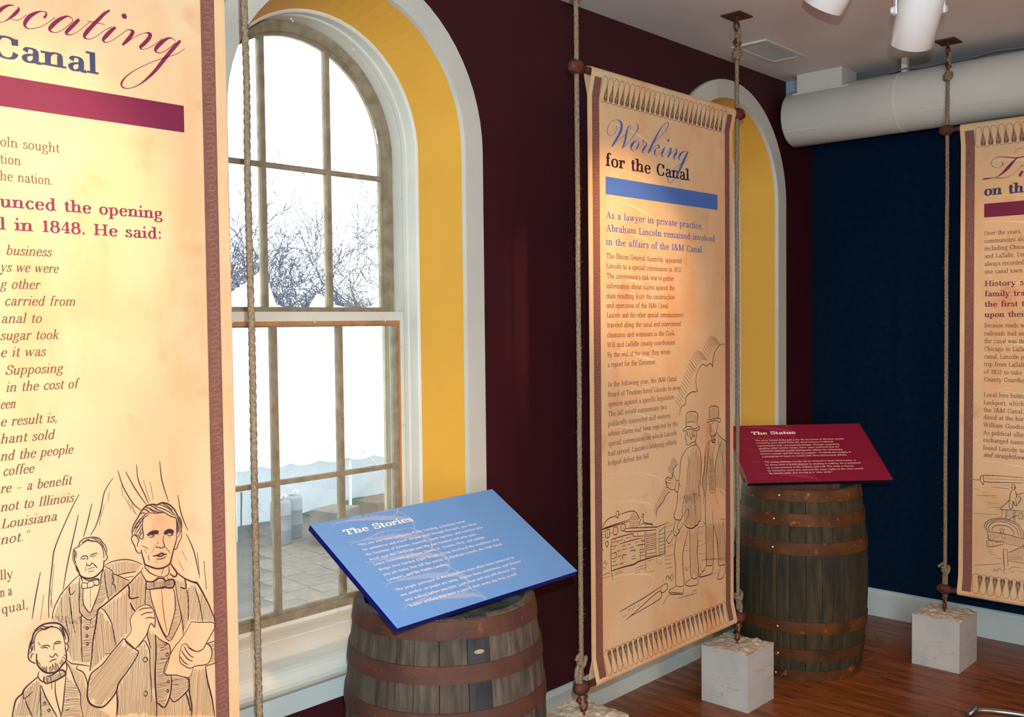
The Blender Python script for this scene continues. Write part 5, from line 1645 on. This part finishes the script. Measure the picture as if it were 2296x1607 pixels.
# ------------------------------------------------------------------ duct, vent, lamps, cable
dt = empty('air_duct', (-.352, -.05, 2.82)); tag(dt, 'thick round white painted duct under the ceiling along the navy wall', 'duct')
Ld = 5.2; r = .152
MB().lathe([(0, 0), (r-.012, 0), (r-.004, -.004), (r, -.012), (r, -Ld), (0, -Ld)], 64, 'y').build('pipe', 'duct', dt)
for f in bpy.data.objects['pipe'].data.polygons: f.use_smooth = abs(f.normal.y) < .5
for yy in (-.62, -1.85, -3.1): MB().lathe([(r-.001, yy-.012), (r+.0012, yy-.008), (r+.0012, yy+.008), (r-.001, yy+.012)], 64, 'y').build('pipe_joint', 'duct', dt, smooth=True)
a = R(-146); sm_ = MB(); c_, s_ = cos(a), sin(a); t_ = Vector((-s_, 0, c_)); n_ = Vector((c_, 0, s_))
sm_.add([tuple(n_*(r+d)+t_*e+Vector((0, y_, 0))) for y_ in (-.012, -Ld) for d, e in ((-.001, -.006), (.0022, -.004), (.0022, .004), (-.001, .006))], [(0, 1, 5, 4), (1, 2, 6, 5), (2, 3, 7, 6)]); sm_.build('lengthwise_seam', 'duct', dt)
cb = MB().box((-.085, -.325, r-.035), (.10, -.068, CZ-2.82-.0005)); cb.build('collar_box', 'duct', dt, bevel=.002)
fl_ = MB()
fl_.add([(-.100, -.37, r-.038), (.1, -.37, r-.01), (.1, -.05, r-.01), (-.100, -.05, r-.038), (-.100, -.37, r-.030), (.1, -.37, r-.003), (.1, -.05, r-.003), (-.100, -.05, r-.030)], [(0, 1, 2, 3), (4, 5, 6, 7), (0, 1, 5, 4), (1, 2, 6, 5), (2, 3, 7, 6), (3, 0, 4, 7)])
fl_.build('collar_flange', 'duct', dt)
for yy in (-.08, -.14, -.20, -.26, -.33, -.36): MB().lathe([(0, .004), (.004, .003), (.006, 0)], 8, 'z', (-.094, yy, r-.029)).build('screw', 'duct', dt, smooth=True)
for yy in (-.63, -1.9, -3.2): MB().box((-.022, yy-.014, r-.004), (.012, yy+.014, CZ-2.82-.0005)).build('hanger', 'duct', dt, bevel=.001)
cable = MB().tube(catmull([(-.40, -.62, 2.972), (-.41, -.70, 2.978), (-.405, -.78, 2.972), (-.38, -.88, 2.978), (-.395, -1.0, 2.974), (-.40, -1.12, 2.985), (-.38, -1.3, 2.98), (-.37, -1.6, 2.978)], 5), .004, 6).build('cable', 'slot'); tag(cable, 'thin dark cable lying on top of the white duct', 'cable')

vt = empty('air_vent', (-.985, -.245, CZ)); tag(vt, 'white louvred rectangular air vent in the ceiling', 'vent')
VX, VY = .205, .095
fr = MB()
for x0, x1, y0, y1 in ((-VX, VX, -VY, -VY+.026), (-VX, VX, VY-.026, VY), (-VX, -VX+.03, -VY+.026, VY-.026), (VX-.03, VX, -VY+.026, VY-.026)): fr.box((x0, y0, -.010), (x1, y1, -.0005))
fr.build('vent_frame', 'vent', vt); MB().box((-VX+.03, -VY+.026, -.003), (VX-.03, VY-.026, -.0006)).build('backing', 'slot', vt)
for k in range(15):
    xx = -VX+.040+(2*VX-.080)*k/14
    MB().add([(xx-.005, -VY+.026, -.0048), (xx+.005, -VY+.026, -.0058), (xx+.005, VY-.026, -.0058), (xx-.005, VY-.026, -.0048), (xx-.005, -VY+.026, -.0036), (xx+.005, -VY+.026, -.0046), (xx+.005, VY-.026, -.0046), (xx-.005, VY-.026, -.0036)],
             [(0, 1, 2, 3), (4, 7, 6, 5), (0, 4, 5, 1), (1, 5, 6, 2), (2, 6, 7, 3), (3, 7, 4, 0)]).build('louvre', 'vent', vt)

track = empty('lighting_track', (-2.9, -1.38, CZ)); tag(track, 'white lighting track on the ceiling that carries the spot lamps', 'track')
MB().box((-2.4, -.018, -.022), (1.5, .018, -.0005)).build('rail', 'lampwhite', track)
def lamp(p, tgt, label, stem=True):
    p = Vector(p); root = empty('spot_lamp', p); tag(root, label, 'lamp', 'white cylinder spot lamps')
    d = (Vector(tgt)-p).normalized(); q = d.to_track_quat('-Z', 'Y').to_matrix().to_4x4()
    R0, L = .075, .25
    h = MB().lathe([(0, .13), (.03, .128), (.058, .115), (.072, .095), (R0, .07), (R0, -.12), (R0-.003, -.122), (R0-.004, -.12), (R0-.004, .06), (0, .06)], 40).build('housing', 'lampwhite', root, smooth=True)
    for f in h.data.polygons: f.use_smooth = True
    h.matrix_local = q
    b = MB().lathe([(R0-.0045, -.10), (R0-.012, -.08), (.052, -.03), (0, -.01)], 32).build('reflector', 'lampin', h, smooth=True)
    # yoke and stem
    side = q.to_3x3() @ Vector((1, 0, 0)); side.z = 0; side = side.normalized() if side.length > .1 else Vector((1, 0, 0))
    yk = MB(); hh = min(.155, CZ-.03-p.z)
    for s in (-1, 1):
        a = side*s*(R0+.006); t = side*s*.003; n__ = Vector((-side.y, side.x, 0))*.011
        yk.add([a-n__-t+Vector((0, 0, -.015)), a+n__-t+Vector((0, 0, -.015)), a+n__-t+Vector((0, 0, hh)), a-n__-t+Vector((0, 0, hh)), a-n__+t+Vector((0, 0, -.015)), a+n__+t+Vector((0, 0, -.015)), a+n__+t+Vector((0, 0, hh)), a-n__+t+Vector((0, 0, hh))],
               [(0, 1, 2, 3), (4, 7, 6, 5), (0, 4, 5, 1), (1, 5, 6, 2), (2, 6, 7, 3), (3, 7, 4, 0)])
        yk.lathe([(0, -.006), (.012, -.006), (.012, .006), (0, .006)], 12, 'x' if abs(side.x) > .7 else 'y', tuple(side*s*(R0+.012)))
    a = side*(R0+.009); n__ = Vector((-side.y, side.x, 0))*.011; z0 = hh; z1 = hh+.006
    yk.add([-a-n__+Vector((0, 0, z0)), a-n__+Vector((0, 0, z0)), a+n__+Vector((0, 0, z0)), -a+n__+Vector((0, 0, z0)), -a-n__+Vector((0, 0, z1)), a-n__+Vector((0, 0, z1)), a+n__+Vector((0, 0, z1)), -a+n__+Vector((0, 0, z1))],
           [(0, 1, 2, 3), (4, 7, 6, 5), (0, 4, 5, 1), (1, 5, 6, 2), (2, 6, 7, 3), (3, 7, 4, 0)])
    yk.build('yoke', 'lampwhite', root)
    top = CZ-.022-p.z
    MB().lathe([(0, z1), (.009, z1), (.009, top-.03), (.024, top-.028), (.024, top), (0, top)], 16).build('stem', 'lampwhite', root, smooth=False)
lamp((-2.0, -1.36, 2.772), (-.9, -.45, 1.0), 'white cylinder spot lamp hanging in front of the duct, whole housing in view')
lamp((-2.19, -1.16, 2.90), (-1.95, -.42, 1.95), 'white spot lamp cut off by the top edge, only its tip in view')

# ------------------------------------------------------------------ small things on the floor
rd = MB().tube(catmull([(-1.16, -1.30, .05), (-1.19, -1.285, .03), (-1.17, -1.27, .016), (-1.10, -1.275, .0125), (-1.04, -1.36, .0125), (-1.0, -1.5, .0125), (-.97, -1.7, .0125), (-.97, -1.85, .0125), (-1.0, -1.9, .03), (-1.0, -1.91, .06)], 6), .0115, 12).build('bent_metal_rod', 'hookmetal', smooth=True)
tag(rd, 'bent bright metal rod on the wooden floor at the bottom right corner', 'metal rod')
sd = MB().tube(catmull([(-.33, -.52, .0025), (-.40, -.56, .002), (-.47, -.62, .002), (-.58, -.64, .002), (-.70, -.665, .002), (-.78, -.65, .0025)], 6), .0013, 5).build('loose_strand', 'rope', smooth=True)
tag(sd, 'thin loose fibre strand on the floor right of the farther barrel', 'strand')

# ================================================================== outside
GZ = -4.5
gr = MB().box((-60, 8.5, GZ-.3), (160, 140, GZ-.012)).build('ground_bed', 'ground'); gr['kind'] = 'structure'
pv = {}
x0p, y0p = 5.2, 14.0; cnt = 0; PS = .62
proto = None
for j in range(20):
    for i in range(14):
        px_ = x0p+i*PS+(PS/2 if j % 2 else 0)+j*.38; py_ = y0p+j*PS
        if py_ > 23.2: continue
        if proto is None: proto = MB().box((.008, .008, -.06), (PS-.008, PS-.008, 0)).build('paver', 'paver', gr, bevel=.008); o = proto
        else: o = proto.copy(); COL.objects.link(o); o.parent = gr
        o.location = (px_, py_, GZ+random.uniform(-.006, .006)); cnt += 1
# marquee tent
tt = empty('marquee_tent', (13, 24, GZ)); tag(tt, 'large white marquee tent with pointed roof outside the window', 'tent')
RP = [(-2, 2.3), (1, 4.4), (3.5, 2.3), (6.0, 3.0), (8.4, 4.4), (10.6, 2.3), (12.24, 2.744), (13.097, 3.248), (13.676, 3.72), (14.065, 2.454), (14.71, 2.235), (15.476, 2.236), (15.781, 2.70), (15.95, 2.84), (16.118, 2.763), (16.676, 2.422), (17.714, 2.241), (18.473, 2.398), (19.08, 2.801), (19.968, 3.908), (21, 3.0), (23, 2.3), (25.5, 3.6), (28, 2.3)]
def ztop(x):
    for a, b in zip(RP, RP[1:]):
        if a[0] <= x <= b[0]: t = (x-a[0])/(b[0]-a[0]); return a[1]+(b[1]-a[1])*t
    return 2.3
EV = lambda x: -2.16-(x-9.1)*.0262
NX, NY = 240, 14; vs = []
for i in range(NX+1):
    x = -2+30*i/NX
    for j in range(NY+1):
        s = (j/NY); f = s if s <= .5 else 1-s; t = f*2
        y = 22+10*s; z = EV(x)+(ztop(x)-EV(x))*(.62*t+.38*t**3)
        vs.append((x-13, y-24, z-GZ))
MB().add(vs, [(i*(NY+1)+j, (i+1)*(NY+1)+j, (i+1)*(NY+1)+j+1, i*(NY+1)+j+1) for i in range(NX) for j in range(NY)]).build('roof', 'tentwall', tt, smooth=True)
vs = []; NV = 600
for i in range(NV+1):
    x = -2+30*i/NV; sc_ = abs(sin(pi*(x-9.1)/1.05))
    vs += [(x-13, -2.01, EV(x)-GZ+.02), (x-13, -2.03, EV(x)-GZ-.22-.10*sc_), ]
MB().add(vs, [(2*i, 2*i+2, 2*i+3, 2*i+1) for i in range(NV)]).build('scalloped_valance', 'tent', tt)
vs = []; NXw, NZw = 400, 12
for i in range(NXw+1):
    x = -2+30*i/NXw
    for j in range(NZw+1):
        s = j/NZw; z = EV(x)-.2+(GZ+.03+(.0 if x < 12 else min(1, (x-12)/4)*.25)-EV(x)+.2)*s
        w_ = .03*sin(x*9) if x < 13.4 else .18*sin((x*1.1+s*3.4)*2.6)*s+.08*noise.noise(Vector((x*2, s*5, 1)))
        vs.append((x-13, -1.6+1.4*s*(1 if x < 13 else 1.05)+w_*(.3+.7*s), z-GZ))
MB().add(vs, [(i*(NZw+1)+j, (i+1)*(NZw+1)+j, (i+1)*(NZw+1)+j+1, i*(NZw+1)+j+1) for i in range(NXw) for j in range(NZw)]).build('side_wall', 'tentwall', tt, smooth=True)
MB().tube([(13.9-13, -2.05, EV(13.9)-GZ-.05), (16.2-13, -1.2, .55)], .03, 6).build('guy_strap', 'tent', tt)
for x in (1.2, 5.3, 9.4, 13.5, 17.6, 21.7): MB().tube([(x-13, -1.9, 0), (x-13, -1.9, EV(x)-GZ)], .05, 10).build('tent_pole', 'tent', tt)
for k, (x, y) in enumerate([(10.12, 20.9), (10.78, 21.3)]):
    o = empty('ballast_drum', (x, y, GZ)); tag(o, ['white ballast drum beside the tent, the nearer of the pair', 'white ballast drum beside the tent, behind the other drum'][k], 'drum', 'ballast drums at the tent')
    MB().lathe([(0, 0), (.27, 0), (.29, .04), (.29, .40), (.30, .42), (.29, .44), (.29, .82), (.30, .84), (.29, .86), (.29, 1.15), (.26, 1.22), (0, 1.23)], 28).build('drum_body', 'drum', o, smooth=True)
    MB().lathe([(0, 1.23), (.05, 1.23), (.05, 1.28), (0, 1.28)], 12).build('drum_cap', 'drum', o)
    s_ = MB().tube([(.0, 0, 1.28), (.05, -.1, 1.42), (.12, -.05, 1.3), (.2, .0, 1.35)], .03, 6).build('strap_end', 'tent', o)
def rough_block(x, y, sx, sy, sz, label, m, seed, rz=0):
    n = 6; mb = MB(); vs = []
    bm = bmesh.new(); bmesh.ops.create_cube(bm, size=1); bmesh.ops.subdivide_edges(bm, edges=bm.edges, cuts=5, use_grid_fill=True)
    for v in bm.verts:
        p = Vector((v.co.x*sx, v.co.y*sy, (v.co.z+.5)*sz)); e = noise.noise_vector(p*2.2+Vector((seed*7, 0, 0)))*.05; 
        if v.co.z < -.49: e.z = 0
        v.co = p+e
    me = bpy.data.meshes.new('stone'); bm.to_mesh(me); bm.free(); me.materials.append(MT[m])
    o = bpy.data.objects.new('boulder_block', me); COL.objects.link(o); o.location = (x, y, GZ+.0); o.rotation_euler = (0, 0, rz); tag(o, label, 'block')
rough_block(11.22, 19.85, 1.1, .95, .98, 'rough grey concrete block outside on the pavers, next to the ballast drums', 'conc', 2, .3)
rough_block(14.6, 22.0, 1.5, .9, .55, 'low tan sandstone block outside, at the right end of the tent side', 'sand', 3, .3)
rough_block(15.6, 21.4, .6, .6, 1.15, 'upright beige box block outside behind the tent strap', 'sand', 4, .2)
gs = MB().box((13.0, 23.6, GZ-.01), (22, 27, GZ+.02)).build('grass_strip', 'grass'); gs['kind'] = 'stuff'; gs['label'] = 'strip of green grass under the tent edge'; gs['category'] = 'grass'
sk = MB().tube([(10.12, 23.0, GZ), (10.10, 22.9, GZ+1.25)], .03, 6).build('marker_stake', 'slot'); tag(sk, 'thin dark stake standing outside by the tent side', 'stake')

# winter trees
def tree(x, y, H, spread, seed, label, lean=0, tw=.16, parts=True):
    rr = random.Random(seed); root = empty('bare_tree', (x, y, GZ)); tag(root, label, 'tree', 'leafless winter trees beyond the tent')
    big = MB(); tws = MB(); thin = y*.00042
    def grow(p, d, L, r, lv):
        pts = [p]; q = p; n = 5 if lv < 3 else 4
        for k in range(n):
            j = Vector((rr.gauss(0, 1), rr.gauss(0, .7), rr.gauss(0, 1)))*(.16 if lv else .07)
            d = (d+j+Vector((0, 0, .05 if lv < 3 else .02))).normalized(); q = q+d*L/n; pts.append(q)
        rad = [max(r*(1-.45*k/n), thin) for k in range(n+1)]
        (big if lv < 2 else tws).tube(pts, rad, 6 if lv < 2 else 3, caps=False)
        if lv >= 7 or L < .3: return
        nb = (5 if lv == 0 else 3 if lv < 3 else 2)
        for b in range(nb):
            k = rr.randint(2, n) if b else n
            ax = Vector((rr.gauss(0, 1), rr.gauss(0, .8), rr.gauss(0, .6))); ax = (ax-d*ax.dot(d)).normalized(); an = rr.uniform(.35, .95)*spread
            grow(pts[k], (d*cos(an)+ax*sin(an)).normalized(), L*rr.uniform(.66, .92), rad[k]*rr.uniform(.6, .78), lv+1)
    grow(Vector((0, 0, 0)), Vector((lean, 0, 1)).normalized(), H*.30, tw*2, 0)
    big.build('trunk', 'bark', root, smooth=True); tws.build('branches', 'twig', root)
    return root
tree(34.8, 46, 15.5, 1.0, 11, 'large bare tree with thick leaning trunk at the right of the window view', .05, .27)
tree(24.2, 44, 14.5, 1.05, 22, 'bare tree at the left of the window view, behind the rope', .1, .21)
tree(28.5, 50, 12.5, 1.15, 33, 'bare wide-branched tree in the middle pane of the upper window', .0, .21)
tree(31.6, 54, 12.5, 1.1, 44, 'slimmer bare tree just right of the middle of the window view', -.05, .18)
tree(21.5, 52, 12.0, 1.1, 66, 'bare tree showing in the narrow gap left of the rope', 0, .18)
# far wood: a thicket of fine twigs nobody could count
fz = MB(); rr = random.Random(5)
for k in range(2600):
    x = rr.uniform(38, 78); y = rr.uniform(84, 96); h = rr.uniform(6, 10)+1.5*noise.noise(Vector((x*.2, 0, 0)))
    b = Vector((x, y, GZ)); d = Vector((rr.gauss(0, .22), 0, 1)).normalized()
    fz.tube([b, b+d*h*.6, b+(d+Vector((rr.gauss(0, .15), 0, 0))).normalized()*h], [.07, .05, .03], 3, caps=False)
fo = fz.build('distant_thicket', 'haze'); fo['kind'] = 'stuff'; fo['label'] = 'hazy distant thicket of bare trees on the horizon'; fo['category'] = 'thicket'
